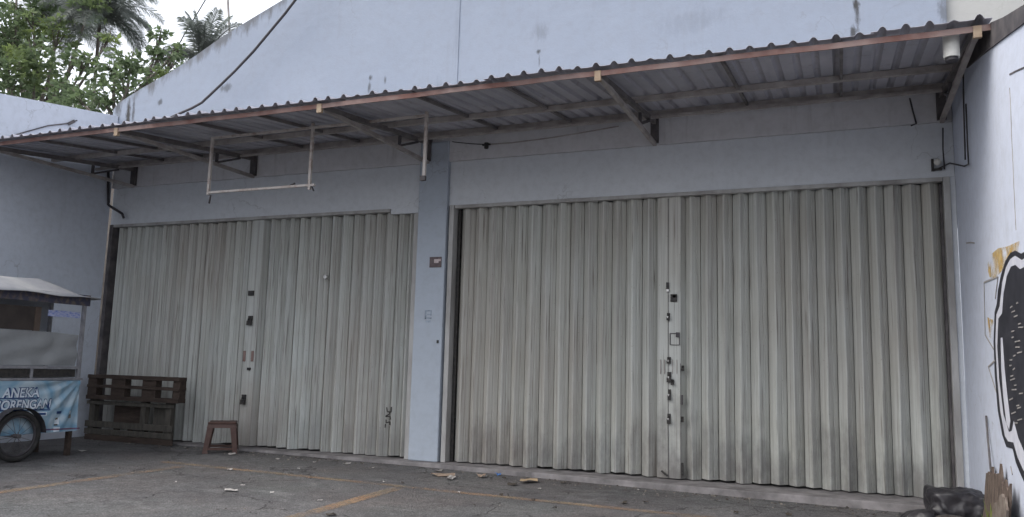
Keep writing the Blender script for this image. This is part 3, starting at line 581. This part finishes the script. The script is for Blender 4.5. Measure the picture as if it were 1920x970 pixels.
# tarp roof: low ridge running along the cart, sagging
yE = ca(186, 566, CX+.06).y; m = MB(); N = 14; vs = []
for i in range(N+1):
    t = i/N; y = yL-.1+(yE-yL+.1)*t; hip = max(0, (t-.72)/.28)
    for k, (xx, zz) in enumerate(((CX+.10, .055), (CX-.02, .11), (CX-.20, .21), (CX-.36, .27), (CX-.56, .20), (CX-D-.1, .055))):
        vs.append((xx, y, zr+.05+.0+(zz-.055)*(1-hip**1.4)+.012*math.sin(i*1.1+k)))
n6 = 6; fs = [(i*n6+k, i*n6+k+1, (i+1)*n6+k+1, (i+1)*n6+k) for i in range(N) for k in range(5)]
T = len(vs); vs2 = [(x, y, z-.012) for x, y, z in vs]
m.add(vs+vs2, fs+[tuple(q+T for q in reversed(ff)) for ff in fs]+[(i*n6, (i+1)*n6, (i+1)*n6+T, i*n6+T) for i in range(N)]+[(N*n6+k, N*n6+k+1, N*n6+k+1+T, N*n6+k+T) for k in range(5)])
cc(m, 'tarp_roof', mc_tarp, sm=True)
# banner
def wave(y, z):
    u = (yR-y); v_ = (zbt-z)
    th = math.atan2(v_+.02, u+.02); rd = math.hypot(u, v_)
    return .016*math.sin(th*17)*math.exp(-((rd-.38)/.36)**2)+.007*math.sin(th*31+rd*5)*math.exp(-((rd-.45)/.5)**2)+.006*math.sin(y*9+z*4)
m = MB(); N, K = 70, 24; vs = []
for j in range(K+1):
    for i in range(N+1):
        y = yL+.01+(yR-.012-yL-.01)*i/N; z = zbb+.005+(zbt-.035-zbb-.005)*j/K; vs.append((CX+.014+wave(y, z), y, z))
m.add(vs, [(j*(N+1)+i, j*(N+1)+i+1, (j+1)*(N+1)+i+1, (j+1)*(N+1)+i) for j in range(K) for i in range(N)])
ban = cc(m, 'banner', mc_ban, sm=True)
def text(body, yr, z, size, mat, off, lift, wid=None):
    cu = bpy.data.curves.new('lettering', 'FONT'); cu.body = body; cu.size = size; cu.offset = off; cu.align_x = 'RIGHT'; cu.shear = .12; cu.resolution_u = 3
    t = bpy.data.objects.new('lettering', cu); COL.objects.link(t); bpy.context.view_layer.update()
    me = bpy.data.meshes.new_from_object(t); bpy.data.objects.remove(t)
    xsv = [v.co.x for v in me.vertices]; k = (wid/(max(xsv)-min(xsv))) if wid else 1
    for v in me.vertices:
        y = yr+v.co.x*k; zz = z+v.co.y; v.co = (CX+.016+lift+wave(y, zz), y, zz)
    me.update(); me.materials.clear(); o = link('lettering', me, mat); ch(o, cart); o.parent = ban; o.matrix_parent_inverse = (Matrix.Translation(cart.location) @ ban.matrix_parent_inverse).inverted() if False else Matrix.Identity(4)
    return o
bpy.context.view_layer.update()
inv = ban.matrix_world.inverted()
pA, pA0 = ca(71, 744), ca(0, 744); pG = ca(92, 765); wA = pA.y-pA0.y
for mt, off, li in ((mc_navy, .012, .003), (mc_ink, .004, .006)):
    t = text('ANEKA', pA.y, pA.z, .165, mt, off, li, wA); t.matrix_parent_inverse = inv
    t = text('GORENGAN', pG.y, pG.z, .165, mt, off, li, wA*8/5*.96); t.matrix_parent_inverse = inv
def strip(p, q, h, mat, li):
    P, Q = ca(*p), ca(*q); m = MB(); N = 16; vs = []
    for i in range(N+1):
        y = P.y+(Q.y-P.y)*i/N; z = P.z+(Q.z-P.z)*i/N
        vs += [(CX+.016+li+wave(y, z-h/2), y, z-h/2), (CX+.016+li+wave(y, z+h/2), y, z+h/2)]
    m.add(vs, [(2*i, 2*i+1, 2*i+3, 2*i+2) for i in range(N)]); o = m.build('banner_print', mat); o.parent = ban; o.matrix_parent_inverse = inv; return o
strip((-40, 748), (71, 746.5), .014, mc_navy, .002); strip((-40, 771), (92, 768.5), .014, mc_navy, .002); strip((-30, 778), (86, 776), .05, mc_ink, .0015); strip((70, 776.5), (84, 776), .03, mc_navy, .003)
strip((104, 774), (114, 773), .035, mc_navy, .003); strip((99, 806), (109, 805), .06, mc_ink, .003); strip((101, 790), (109, 789.5), .09, mc_ink, .002); strip((102, 787), (107, 786.5), .05, simple('olive_ink', (.10, .09, .06), (.14, .12, .08), 9, .6, 0), .004); strip((100, 797), (106, 796.5), .02, M['black'], .004)
strip((125, 781), (131, 780.5), .05, simple('brown_ink', (.16, .13, .11), (.2, .17, .14), 9, .6, 0), .003); strip((126, 773), (130, 773), .04, mc_ink, .002); strip((84, 806), (146, 803), .02, simple('red_ink', (.2, .06, .04), (.05, .1, .25), 14, .6, 0), .003)
# wheels: one on each long side
wr = .325; pw = at(31, 823, 0, CX+.10)
def wheel(xc, yc):
    wh = empty('wheel', None, None); wh.location = (xc, yc, gx+wr); ch(wh, cart)
    def ring(Rr, r, n=36, k=8, sx=1.0):
        m = MB(); vs = [(sx*r*math.sin(2*math.pi*b/k), (Rr+r*math.cos(2*math.pi*b/k))*math.cos(2*math.pi*a/n), (Rr+r*math.cos(2*math.pi*b/k))*math.sin(2*math.pi*a/n)) for a in range(n) for b in range(k)]
        return m.add(vs, [(a*k+b, a*k+(b+1) % k, ((a+1) % n)*k+(b+1) % k, ((a+1) % n)*k+b) for a in range(n) for b in range(k)])
    rub = simple('worn_tyre_rubber', (0.018, 0.018, 0.018), (0.035, 0.033, 0.032), 15, .85, .3, .004)
    ring(wr-.036, .036).build('tyre', rub, wh, smooth=True); ring(wr-.078, .014, sx=1.6).build('rim', M['dark'], wh, smooth=True)
    MB().tube([(-.05, 0, 0), (-.045, 0, 0), (.045, 0, 0), (.05, 0, 0)], .028, 12).build('hub', M['dsteel'], wh)
    for i in range(14):
        t = 2*math.pi*i/14; s = .02 if i % 2 else -.02
        MB().bar((s, .025*math.cos(t), .025*math.sin(t)), (s*.3, (wr-.085)*math.cos(t+.12), (wr-.085)*math.sin(t+.12)), .004, .004).build('spoke', M['dsteel'], wh)
    return wh
wheel(CX+.10, pw.y); wheel(CX-D-.10, pw.y)
m = MB(); n = 14; vs = []
for i in range(n+1):
    t = math.pi*(.02+.96*i/n)
    for xx in (CX+.03, CX+.165): vs.append((xx, pw.y+(wr+.035)*math.cos(t), gx+wr+(wr+.035)*math.sin(t)))
m.add(vs, [(2*i, 2*i+1, 2*i+3, 2*i+2) for i in range(n)]); cc(m, 'mudguard', M['dark'])
cc(MB().bar((CX+.14, pw.y, gx+wr), (CX-D-.14, pw.y, gx+wr), .03, .03), 'axle', M['dsteel'])
for xx in (CX-.05, CX-D+.05): cc(MB().box(xx-.03, xx+.03, yR-.10, yR-.04, gz(xx)+.001, zbb+.02), 'prop_leg', M['wood'])

# ------------------------------------------------------------------ pallets and stool
def W(px, py, y): return at(px, py, 1, y)
PY = -.34
lpz = gz(-10.5)+.002
lp_ = empty('wooden_pallet', 'grey lower pallet standing on edge against the left shutter', 'pallet', loc=(-10.3, PY, lpz))
def q(px, py, y=PY): return W(px, py, y)
def wood(root, name, x0, x1, y0, y1, z0, z1, mat, tilt=0):
    o = bevel(MB().box(x0, x1, y0, y1, z0, z1).build(name, M[mat]), .004); ch(o, root); return o
xa, xb = q(172, 800).x, q(322, 800).x; ztop = q(250, 752).z
for px, wd, mt in ((175, .12, 'wood2'), (271, .11, 'wood2'), (318, .12, 'wood2')):
    x = q(px, 790).x; wood(lp_, 'post', x-wd/2, x+wd/2, PY-.05, PY+.04, lpz, ztop, mt)
for py, h in ((758, .06), (799, .10), (813, .09)): 
    z = q(250, py).z; wood(lp_, 'board', xa-.08, xb+.08, PY-.075, PY-.052, z-h/2, z+h/2, 'wood2')
for px, wd in ((215, .13), (240, .10), (295, .14)):
    x = q(px, 790).x; wood(lp_, 'board', x-wd/2, x+wd/2, PY+.042, PY+.062, lpz+.05, q(250, 798).z, 'wood')
wood(lp_, 'board', q(206, 790).x, q(262, 790).x, PY+.064, PY+.08, q(250, 798).z, q(250, 763).z, 'wood')
wood(lp_, 'board', q(283, 790).x, q(316, 790).x, PY+.042, PY+.06, q(250, 796).z, q(250, 762).z, 'wood2')
for z in (lpz+.001, ):
    wood(lp_, 'board', xa-.06, xb+.1, PY-.076, PY-.05, z, z+.09, 'wood')
up_ = empty('wooden_pallet', 'dark brown upper pallet on edge, resting on the grey pallet', 'pallet', loc=(-10.4, PY-.05, ztop))
ua, ub = q(165, 725, PY-.1).x, q(338, 725, PY-.1).x; zA, zB, zC = q(250, 705, PY-.1).z, q(250, 727, PY-.1).z, ztop+.002
for z, h in ((zA-.03, .06), (zB, .045), (zC+.035, .068)):
    wood(up_, 'board', ua, ub, PY-.125, PY-.102, z-h/2, z+h/2, 'wood')
    wood(up_, 'board', ua+.02, ub-.02, PY+.03, PY+.052, z-h/2, z+h/2, 'wood')
for p0, p1 in ((164, 181), (208, 234), (266, 292), (324, 338)):
    wood(up_, 'block', q(p0, 725, PY-.1).x+.004, q(p1, 725, PY-.1).x-.004, PY-.10, PY+.028, zC+.005, zA-.004, 'wood')

sx, sy = -8.64, -.50; szz = gz(sx)
stl = empty('plastic_stool', 'maroon plastic stool in front of the left shutter', 'stool', loc=(sx, sy, szz)); stl.rotation_euler.z = R(38)
H = .45; m = MB(); hs_ = .195
m.box(-hs_, hs_, -hs_, hs_, H-.03, H); so2 = bevel(m.build('seat', M['stool'], stl), .012, 3)
MB().add([(-hs_, -hs_, H-.032), (hs_, -hs_, H-.032), (hs_, hs_, H-.032), (-hs_, hs_, H-.032), (-hs_-.012, -hs_-.012, H-.085), (hs_+.012, -hs_-.012, H-.085), (hs_+.012, hs_+.012, H-.085), (-hs_-.012, hs_+.012, H-.085)], [(0, 1, 5, 4), (1, 2, 6, 5), (2, 3, 7, 6), (3, 0, 4, 7)]).build('apron', M['stool'], stl)
for ix, iy in ((-1, -1), (1, -1), (1, 1), (-1, 1)):
    t, bt = hs_+.004, hs_+.045; w1, w2 = .085, .065; vs = []
    for (k, z, ww) in ((t, H-.05, w1), (bt, .03, w2), (bt+.006, 0, w2+.02)):
        vs += [(ix*(k-ww), iy*k, z), (ix*k, iy*k, z), (ix*k, iy*(k-ww), z), (ix*(k-ww), iy*(k-.008), z), (ix*(k-.008), iy*(k-.008), z), (ix*(k-.008), iy*(k-ww), z)]
    fs = []
    for a in (0, 6): fs += [(a, a+1, a+7, a+6), (a+1, a+2, a+8, a+7), (a+3, a+4, a+10, a+9), (a+4, a+5, a+11, a+10), (a, a+3, a+9, a+6), (a+2, a+5, a+11, a+8)]
    fs += [(12, 13, 16, 15), (13, 14, 17, 16)]
    MB().add(vs, fs).build('leg', M['stool'], stl)
kx = hs_+.036
for a, b in (((-1, -1), (1, -1)), ((1, -1), (1, 1)), ((1, 1), (-1, 1)), ((-1, 1), (-1, -1))):
    MB().bar((a[0]*kx, a[1]*kx, .065), (b[0]*kx, b[1]*kx, .065), .012, .035).build('stretcher', M['stool'], stl)

# ------------------------------------------------------------------ heap in the right corner
mt_tarp = simple('sooty_dark_cloth', (0.016, 0.015, 0.018), (0.034, 0.032, 0.036), 7, .38, .3, .01)
def lump(name, cx, cy, cz, ax, ay, az, mat, seed, rough_=.22, flat=.6):
    bm = bmesh.new(); bmesh.ops.create_icosphere(bm, subdivisions=5, radius=1)
    for v in bm.verts:
        p = v.co.copy(); s = 1.0/max(abs(p.x), abs(p.y), abs(p.z)); p = p*(1+(s-1)*flat)
        pw_ = Vector((p.x*ax, p.y*ay, p.z*az)); nn = noise.noise(pw_*3.5+Vector((seed, 0, 0)))*rough_*1.6-abs(noise.noise(pw_*8+Vector((0, seed, 0))))*.20-abs(noise.noise(pw_*19+Vector((seed, 1, 0))))*.07+.08
        p *= 1+nn; v.co = Vector((cx+p.x*ax, cy+p.y*ay, max(cz+p.z*az, gz(cx)-.01)))
    me = bpy.data.meshes.new(name); bm.to_mesh(me); bm.free()
    for pl_ in me.polygons: pl_.use_smooth = True
    return link(name, me, mat)
a, b = at(1738, 922, 1, -.85), at(1858, 918, 1, -.85); zl = at(1800, 917, 1, -.85).z
tag(lump('tarp_bundle', (a.x+b.x)/2+.02, -.85, zl*.45, (b.x-a.x)/2+.02, .26, zl*.55, mt_tarp, 3.1, .14, .6), 'sooty black tarp bundle on the ground in the right corner', 'bundle')
tag(lump('rag', .66, -1.02, .06, .16, .14, .09, mt_tarp, 8.4, .3, .2), 'crumpled dark rag beside the tarp bundle', 'rag')
tag(lump('rag', .98, -1.20, .05, .20, .13, .08, simple('muddy_cloth', (.045, .04, .04), (.08, .07, .065), 8, .9, .5, .015), 5.7, .3, .2), 'muddy cloth heap in front of the tarp bundle', 'rag')
# split, rotting board leaning on the side wall
mw = simple('rotten_board', (0.07, 0.05, 0.04), (0.17, 0.13, 0.105), 6, .9, .6, .01, stretch=(3, 3, 1)); 
def splinter(px0, px1, pyt, xw, mat, seed, bot=1010):
    rg = random.Random(seed); n = 7; top = []
    for i in range(n+1): top.append((px0+(px1-px0)*i/n, pyt+rg.uniform(-9, 16)+(6 if i in (0, n) else 0)))
    side = [(px1+rg.uniform(-1, 3), pyt+(bot-pyt)*t) for t in (.3, .55, .8)]; side2 = [(px0+rg.uniform(-2, 2), pyt+(bot-pyt)*t) for t in (.8, .5, .25)]
    Pp = top+side+[(px1+2, bot), (px0+3, bot)]+side2; W3 = [at(x, y, 0, xw) for x, y in Pp]
    return MB().prism([(xw-.07*max(0, .6-p.z), p.y, max(p.z, gz(1.2)-.01)) for p in W3], (.018, .004, 0))
m = splinter(1849, 1862, 884, 1.215, mw, 3); bb = empty('broken_board', 'split rotten board leaning on the side wall beside the tarp bundle', 'board', loc=(1.2, -1.5, 0))
ch(m.build('splinter', mw), bb); ch(splinter(1861, 1877, 878, 1.20, mw, 5).build('splinter', mw), bb); ch(splinter(1871, 1893, 908, 1.18, mw, 9).build('splinter', mw), bb)
tag(splinter(1866, 1888, 935, 1.13, None, 12).build('broken_board', simple('pale_splintered_wood', (.22, .185, .155), (.11, .085, .07), 9, .9, .5, .008)), 'small pale splintered board in front of the rotten one', 'board')
tag(MB().tube([at(1849, 780, 0, 1.235), at(1853, 830, 0, 1.225), at(1858, 885, 0, 1.21)], .009, 6).build('stick', M['dsteel']), 'thin stick standing against the side wall above the split board', 'stick')
mg = NB('yellow_green_weed'); mg.base(mg.mix(mg.ramp(mg.noise(mg.vec(), 8, 3), .35, .65), (.10, .14, .03), (.22, .22, .07))); mg.rough(.7)
for i, (yy, hh, nn_, lab) in enumerate(((-2.1, .34, 40, 'yellowish weeds at the foot of the side wall behind the boards'), (-2.55, .30, 40, 'green weeds at the foot of the graffiti wall nearest the camera'))):
    m = MB()
    for k in range(nn_):
        bx, by = 1.20+random.uniform(-.07, .03), yy+random.uniform(-.22, .22); h = hh*random.uniform(.4, 1.2); an = random.uniform(0, 6.28); le = random.uniform(.02, .12); wd = random.uniform(.006, .016)
        t0 = Vector((bx, by, gz(1.2)-.005)); dr = Vector((math.cos(an), math.sin(an), 0)); sd_ = Vector((-dr.y, dr.x, 0))*wd
        mid = t0+dr*le*.35+Vector((0, 0, h*.6)); tip = t0+dr*le+Vector((0, 0, h))
        if max(mid.x, tip.x) > 1.235: continue
        m.add([t0-sd_*.6, t0+sd_*.6, mid+sd_, mid-sd_, tip], [(0, 1, 2, 3), (3, 2, 4)])
    o = m.build('weed', mg.m); tag(o, lab, 'weeds')

# ------------------------------------------------------------------ litter
def scrap(x, y, sx_, sy_, mat, name, label, cat, group=None, curl=.02, seed=0):
    rg = random.Random(seed); n = 9; c = (0, 0, curl*.6)
    vs = [c]+[(sx_*math.cos(2*math.pi*i/n)*rg.uniform(.55, 1.1), sy_*math.sin(2*math.pi*i/n)*rg.uniform(.55, 1.1), rg.uniform(0, curl)) for i in range(n)]
    an = rg.uniform(0, 3); ca_, sa = math.cos(an), math.sin(an)
    vs = [(a*ca_-b*sa, a*sa+b*ca_, z) for a, b, z in vs]
    vs2 = [(a, b, z-.003) for a, b, z in vs]; T = n+1
    fs = [(0, 1+i, 1+(i+1) % n) for i in range(n)]
    m = MB().add(vs+vs2, fs+[tuple(k+T for k in reversed(f_)) for f_ in fs]+[(1+i, 1+i+T, 1+(i+1) % n+T, 1+(i+1) % n) for i in range(n)])
    o = m.build(name, mat); o.location = (x, y, gz(x)+.008); tag(o, label, cat, group); return o
mpaper = simple('soiled_paper', (.46, .44, .42), (.30, .28, .26), 18, .9, 0); mcard = simple('soggy_cardboard', (.22, .16, .12), (.33, .26, .20), 10, .9, .3, .004); mtan = simple('dry_tan_leaf', (.42, .32, .20), (.33, .24, .15), 12, .9, .2, .003); mblue = simple('blue_plastic', (.05, .13, .34), (.08, .2, .45), 9, .5, 0); mdk = simple('dark_dead_leaf', (.03, .026, .022), (.06, .05, .04), 12, .9, 0)
def gpt(px, py):
    p = at(px, py, 2, .05); p = at(px, py, 2, gz(p.x)); return p.x, p.y
def sc_(px, py, wpx, mat, name, label, cat, seed, curl=.02, group=None, asp=.6):
    x, y = gpt(px, py); y = min(y, -.62 if x > -3 else (-.42 if x > -6 else -.32)); s_ = wpx/2/112; return scrap(x, y, s_, s_*asp, mat, name, label, cat, group, curl, seed)
sc_(835, 893, 46, mcard, 'cardboard_scrap', 'flattened brown cardboard scrap in front of the pillar', 'litter', 1, .04)
sc_(846, 899, 34, mpaper, 'paper_scrap', 'torn whitish paper lying on the cardboard in front of the pillar', 'litter', 2, .05, asp=.35)
sc_(822, 888, 30, mpaper, 'paper_scrap', 'pale paper strip at the back edge of the flattened cardboard', 'litter', 3, .05, asp=.3)
sc_(903, 896, 22, mcard, 'cardboard_scrap', 'small brown cardboard scrap left of the blue wrapper', 'litter', 4, .05)
sc_(934, 893, 13, mblue, 'plastic_wrapper', 'small blue plastic wrapper on the asphalt near the step', 'litter', 5, .04)
sc_(992, 905, 40, mtan, 'dry_leaf', 'big dry tan leaf below the right shutter', 'leaf', 6, .05)
sc_(960, 910, 26, mdk, 'dead_leaf', 'dark twiggy leaf left of the tan leaf', 'leaf', 7, .03)
sc_(435, 853, 24, mpaper, 'paper_scrap', 'white paper scrap on the ground below the stool', 'litter', 8, .03)
sc_(430, 883, 11, mpaper, 'paper_scrap', 'small white paper ball left of the faded parking line corner', 'litter', 9, .03, asp=.9)
sc_(434, 922, 20, mpaper, 'paper_scrap', 'white scrap nearest the camera on the left of the yard', 'litter', 10, .02)
sc_(650, 871, 26, mpaper, 'paper_scrap', 'pale scrap at the step under the left shutter', 'litter', 11, .02, asp=.3)
sc_(155, 847, 16, mpaper, 'paper_scrap', 'pale scrap in the shade behind the cart wheel', 'litter', 12, .02, asp=.4)
for i, (px, py, wp) in enumerate(((590, 868, 10), (700, 878, 8), (520, 862, 9), (455, 912, 7), (600, 940, 7), (510, 925, 6), (720, 905, 5), (1012, 918, 9), (1205, 915, 6), (560, 880, 6), (860, 925, 6), (330, 905, 5))):
    sc_(px, py, wp, mpaper, 'paper_scrap', 'tiny pale scrap of litter on the asphalt', 'litter', 30+i, .012, 'tiny pale litter')
for i, (px, py, wp) in enumerate(((755, 907, 8), (1060, 907, 16), (1170, 945, 14), (1210, 944, 10), (940, 930, 9), (1380, 963, 10), (1040, 955, 7), (1480, 967, 12), (890, 950, 6), (620, 968, 14), (945, 898, 10), (1000, 940, 6))):
    sc_(px, py, wp, mdk, 'dead_leaf', 'small dark dead leaf on the asphalt', 'leaf', 60+i, .02, 'small dark leaves')

rg = random.Random(77); m = MB()
for i in range(900):
    x = rg.uniform(-11.5, 1.1); fy = -0.22-(0.30*(x+5.5)/6.75 if x > -5.5 else 0)
    y = fy-abs(rg.gauss(0, .22))-.03 if i < 620 else rg.uniform(-5.5, -.7); r_ = rg.uniform(.006, .022) if i < 620 else rg.uniform(.005, .014); an = rg.uniform(0, 3.1); z = gz(x)
    v0 = [(x+r_*math.cos(an+t)*rg.uniform(.5, 1.3), y+r_*math.sin(an+t)*rg.uniform(.5, 1.3), z) for t in (0, 1.6, 3.1, 4.7)]
    m.add(v0+[(x, y, z+r_*rg.uniform(.3, .8))], [(0, 1, 4), (1, 2, 4), (2, 3, 4), (3, 0, 4)])
me = bpy.data.meshes.new('grit'); me.from_pydata(m.v, [], m.f); me.update()
gk = NB('grit_and_leaf_crumbs'); gi = gk.n('ShaderNodeNewGeometry'); gk.base(gk.mix(gk.ramp(gi.outputs['Random Per Island'], .3, .8), (.045, .036, .03), (.20, .18, .155))); gk.rough(.9)
tag(link('grit', me, gk.m), 'grit and leaf crumbs gathered along the foot of the step', 'grit', kind='stuff')

# ------------------------------------------------------------------ trees beyond the left wall
def leafmat(name, a, b, c):
    k = NB(name); ge = k.n('ShaderNodeNewGeometry'); col = k.mix(ge.outputs['Random Per Island'], a, b)
    n = k.ramp(k.noise(k.vec(), .9, 3), .5, .7); col = k.mix(n, col, c); k.base(col); k.rough(.55)
    tr = k.n('ShaderNodeBsdfTranslucent'); k.l(col, tr.inputs[0]); ms = k.n('ShaderNodeMixShader'); ms.inputs[0].default_value = .5
    k.l(k.p.outputs[0], ms.inputs[1]); k.l(tr.outputs[0], ms.inputs[2]); k.l(ms.outputs[0], k.out.inputs[0]); return k.m
ml1 = leafmat('broad_leaf', (0.11, 0.155, 0.085), (0.15, 0.205, 0.10), (0.22, 0.28, 0.085)); ml2 = leafmat('palm_leaf', (0.15, 0.17, 0.155), (0.19, 0.21, 0.19), (0.14, 0.18, 0.14))
mbark = simple('grey_bark', (.10, .085, .075), (.17, .15, .13), 6, .9, .6, .02, stretch=(2, 2, .6))
def leaf_tree(name, label, base, clusters, seed, per=260, ls_=.13):
    rg = random.Random(seed); t = empty(name, label, 'tree', 'trees beyond the yard wall', loc=base)
    m = MB(); b0 = Vector(base); cen = sum((Vector(c[0]) for c in clusters), Vector())/len(clusters); fork = Vector((b0.x*.7+cen.x*.3, b0.y*.7+cen.y*.3, min(c[0][2] for c in clusters)-.6))
    m.tube([b0, (b0+fork)/2+Vector((.08, .05, 0)), fork], .16, 10, .10)
    for c, r in clusters:
        c = Vector(c); md = (fork+c)/2+Vector((rg.uniform(-.2, .2), rg.uniform(-.2, .2), -.15)); m.tube([fork, md, c], .06, 6, .02)
        for _ in range(5):
            e_ = c+Vector((rg.gauss(0, 1), rg.gauss(0, 1), rg.gauss(0, 1))).normalized()*r*.85; m.tube([md*.3+c*.7, (c+e_)/2+Vector((0, 0, .05)), e_], .016, 5, .005)
    o = m.build('trunk', mbark, smooth=True); ch(o, t)
    vs, fs = [], []
    for c, r in clusters:
        c = Vector(c)
        for _ in range(int(per*r*r*1.6)):
            d = Vector((rg.gauss(0, 1), rg.gauss(0, 1), rg.gauss(0, .85))).normalized()*r*rg.random()**.45*rg.uniform(.75, 1.12); p = c+d
            # a sprig: 4 leaves fanned round a twig tip
            ax = (d.normalized()+Vector((rg.uniform(-.6, .6), rg.uniform(-.6, .6), rg.uniform(-.2, .6)))).normalized()
            for k in range(4):
                dr = (ax*.5+Vector((rg.gauss(0, 1), rg.gauss(0, 1), rg.gauss(-.15, .7))).normalized()).normalized(); L = ls_*rg.uniform(.7, 1.35); wv = dr.orthogonal().normalized(); wv.rotate(Matrix.Rotation(rg.uniform(0, 6.28), 3, dr)); wv *= L*.24
                nn2 = dr.cross(wv).normalized()*L*.06; i0 = len(vs)
                vs += [p, p+dr*L*.45+wv+nn2, p+dr*L, p+dr*L*.45-wv+nn2]; fs += [(i0, i0+1, i0+2), (i0, i0+2, i0+3)]
    me = bpy.data.meshes.new('crown'); me.from_pydata([tuple(v) for v in vs], [], fs); me.update(); o = link('crown', me, ml1); ch(o, t); o['kind'] = 'stuff'
    return t
def T(px, py, y): p = at(px, py, 1, y); return (p.x, p.y, p.z)
cl = [(T(20, 60, 3.0), .85), (T(62, 120, 2.6), .7), (T(15, 150, 2.2), .75), (T(110, 60, 3.4), .55), (T(120, 178, 2.4), .5), (T(60, 20, 3.6), .7), (T(-60, 100, 2.6), 1.0), (T(165, 120, 3.0), .36), (T(140, 110, 3.2), .35), (T(205, 75, 3.2), .26), (T(170, 10, 3.8), .5), (T(-80, -40, 3.2), 1.2), (T(30, -60, 3.6), .9), (T(40, 95, 4.4), .8), (T(90, 175, 3.8), .7)]
b0 = T(60, 200, 3.0); leaf_tree('broadleaf_tree', 'dense dark broadleaf tree rising over the left end of the yard wall', (b0[0], 3.0, gz(-16)), cl, 5, 165, .165)
cl = [(T(215, 130, 2.0), .42), (T(190, 185, 1.8), .42), (T(245, 118, 2.2), .40), (T(335, 95, 2.3), .2), (T(345, 130, 2.1), .2), (T(285, 145, 1.9), .32), (T(302, 70, 2.6), .24), (T(300, 100, 2.5), .30), (T(240, 165, 1.8), .36), (T(150, 190, 1.9), .40), (T(325, 118, 2.2), .2)]
b0 = T(230, 200, 1.9); leaf_tree('broadleaf_tree', 'lighter young broadleaf tree beside the low end of the gable', (b0[0]-.3, 1.9, gz(-16)), cl, 9, 220, .145)

def palm(name, label, top, nf, length, seed, elev=(10, 80), az=(0, 360), tr=.13, droop=1.5):
    rg = random.Random(seed); top = Vector(top); t = empty(name, label, 'palm', 'palms beyond the yard wall', loc=(top.x+.2, top.y, gz(-16)))
    ch(MB().tube([(top.x+.2, top.y, gz(-16)), (top.x+.1, top.y, top.z*.5), (top.x, top.y, top.z)], tr*1.2, 12, tr*.8).build('trunk', mbark, smooth=True), t)
    for i in range(nf):
        a_ = R(az[0]+(az[1]-az[0])*(i+rg.uniform(-.3, .3))/nf); el = R(rg.uniform(*elev)); L = length*rg.uniform(.8, 1.1)
        d = Vector((math.cos(a_)*math.cos(el), math.sin(a_)*math.cos(el), math.sin(el))); pts = []; p = top.copy(); n = 16
        for k in range(n+1):
            pts.append(p.copy()); p += d*L/n; d = (d+Vector((0, 0, -droop/n*(.4+k/n)))).normalized()
        m = MB(); m.tube(pts, .022, 5, .006)
        for k in range(1, n+1):
            for sub in range(5):
                u = (k-1+sub/5)/n; c = pts[k-1].lerp(pts[k], sub/5); dd = (pts[k]-pts[k-1]).normalized(); sdv = dd.cross(Vector((0, 0, 1)))
                if sdv.length < .1: sdv = Vector((-math.sin(a_), math.cos(a_), 0))
                sdv.normalize(); ll = length*.30*math.sin(math.pi*(.12+.80*u))**.8
                for s_ in (-1, 1):
                    dr = (dd*.75+sdv*s_*.8+Vector((0, 0, rg.uniform(-.15, .35)))).normalized(); wd = dd*.010
                    m1 = c+dr*ll*.5; e_ = m1+(dr+Vector((0, 0, -.75))).normalized()*ll*.5
                    m.add([c-wd*.5, c+wd*.5, m1+wd, m1-wd, e_], [(0, 1, 2, 3), (3, 2, 4)])
        me_ = m; me = bpy.data.meshes.new('frond'); me.from_pydata(m.v, [], m.f); me.update(); ch(link('frond', me, ml2), t)
    return t
palm('palm_tree', 'tall feathery palm above the broadleaf tree on the left', T(188, 30, 4.6), 40, 1.75, 21, (-25, 65), droop=2.1, tr=.05)
palm('palm_tree', 'bushy palm crown just above the sloping gable edge', T(380, 112, 3.6), 22, 1.3, 33, (0, 85), droop=1.4, tr=.05)
palm('palm_tree', 'pale distant palm behind the trees at the upper left corner', T(105, 40, 6.5), 30, 2.2, 44, (-5, 60), droop=2.0, tr=.05)
a, b = Vector(T(424, -60, 6.0)), Vector(T(432, 90, 6.0))
tag(MB().tube([Vector((b.x+.1, 6.0, gz(-8))), b, a], .03, 8).build('antenna_mast', M['steel']), 'thin metal mast beside the bushy palm', 'mast')
tag(MB().tube([Vector(T(400, -25, 4.6)), Vector(T(372, 22, 4.6)), Vector(T(345, 66, 4.7)), Vector(T(300, 150, 5.0))], .014, 6).build('overhead_wire', M['dark']), 'thin overhead wire slanting past the palms', 'wire')
bpy.context.view_layer.update()
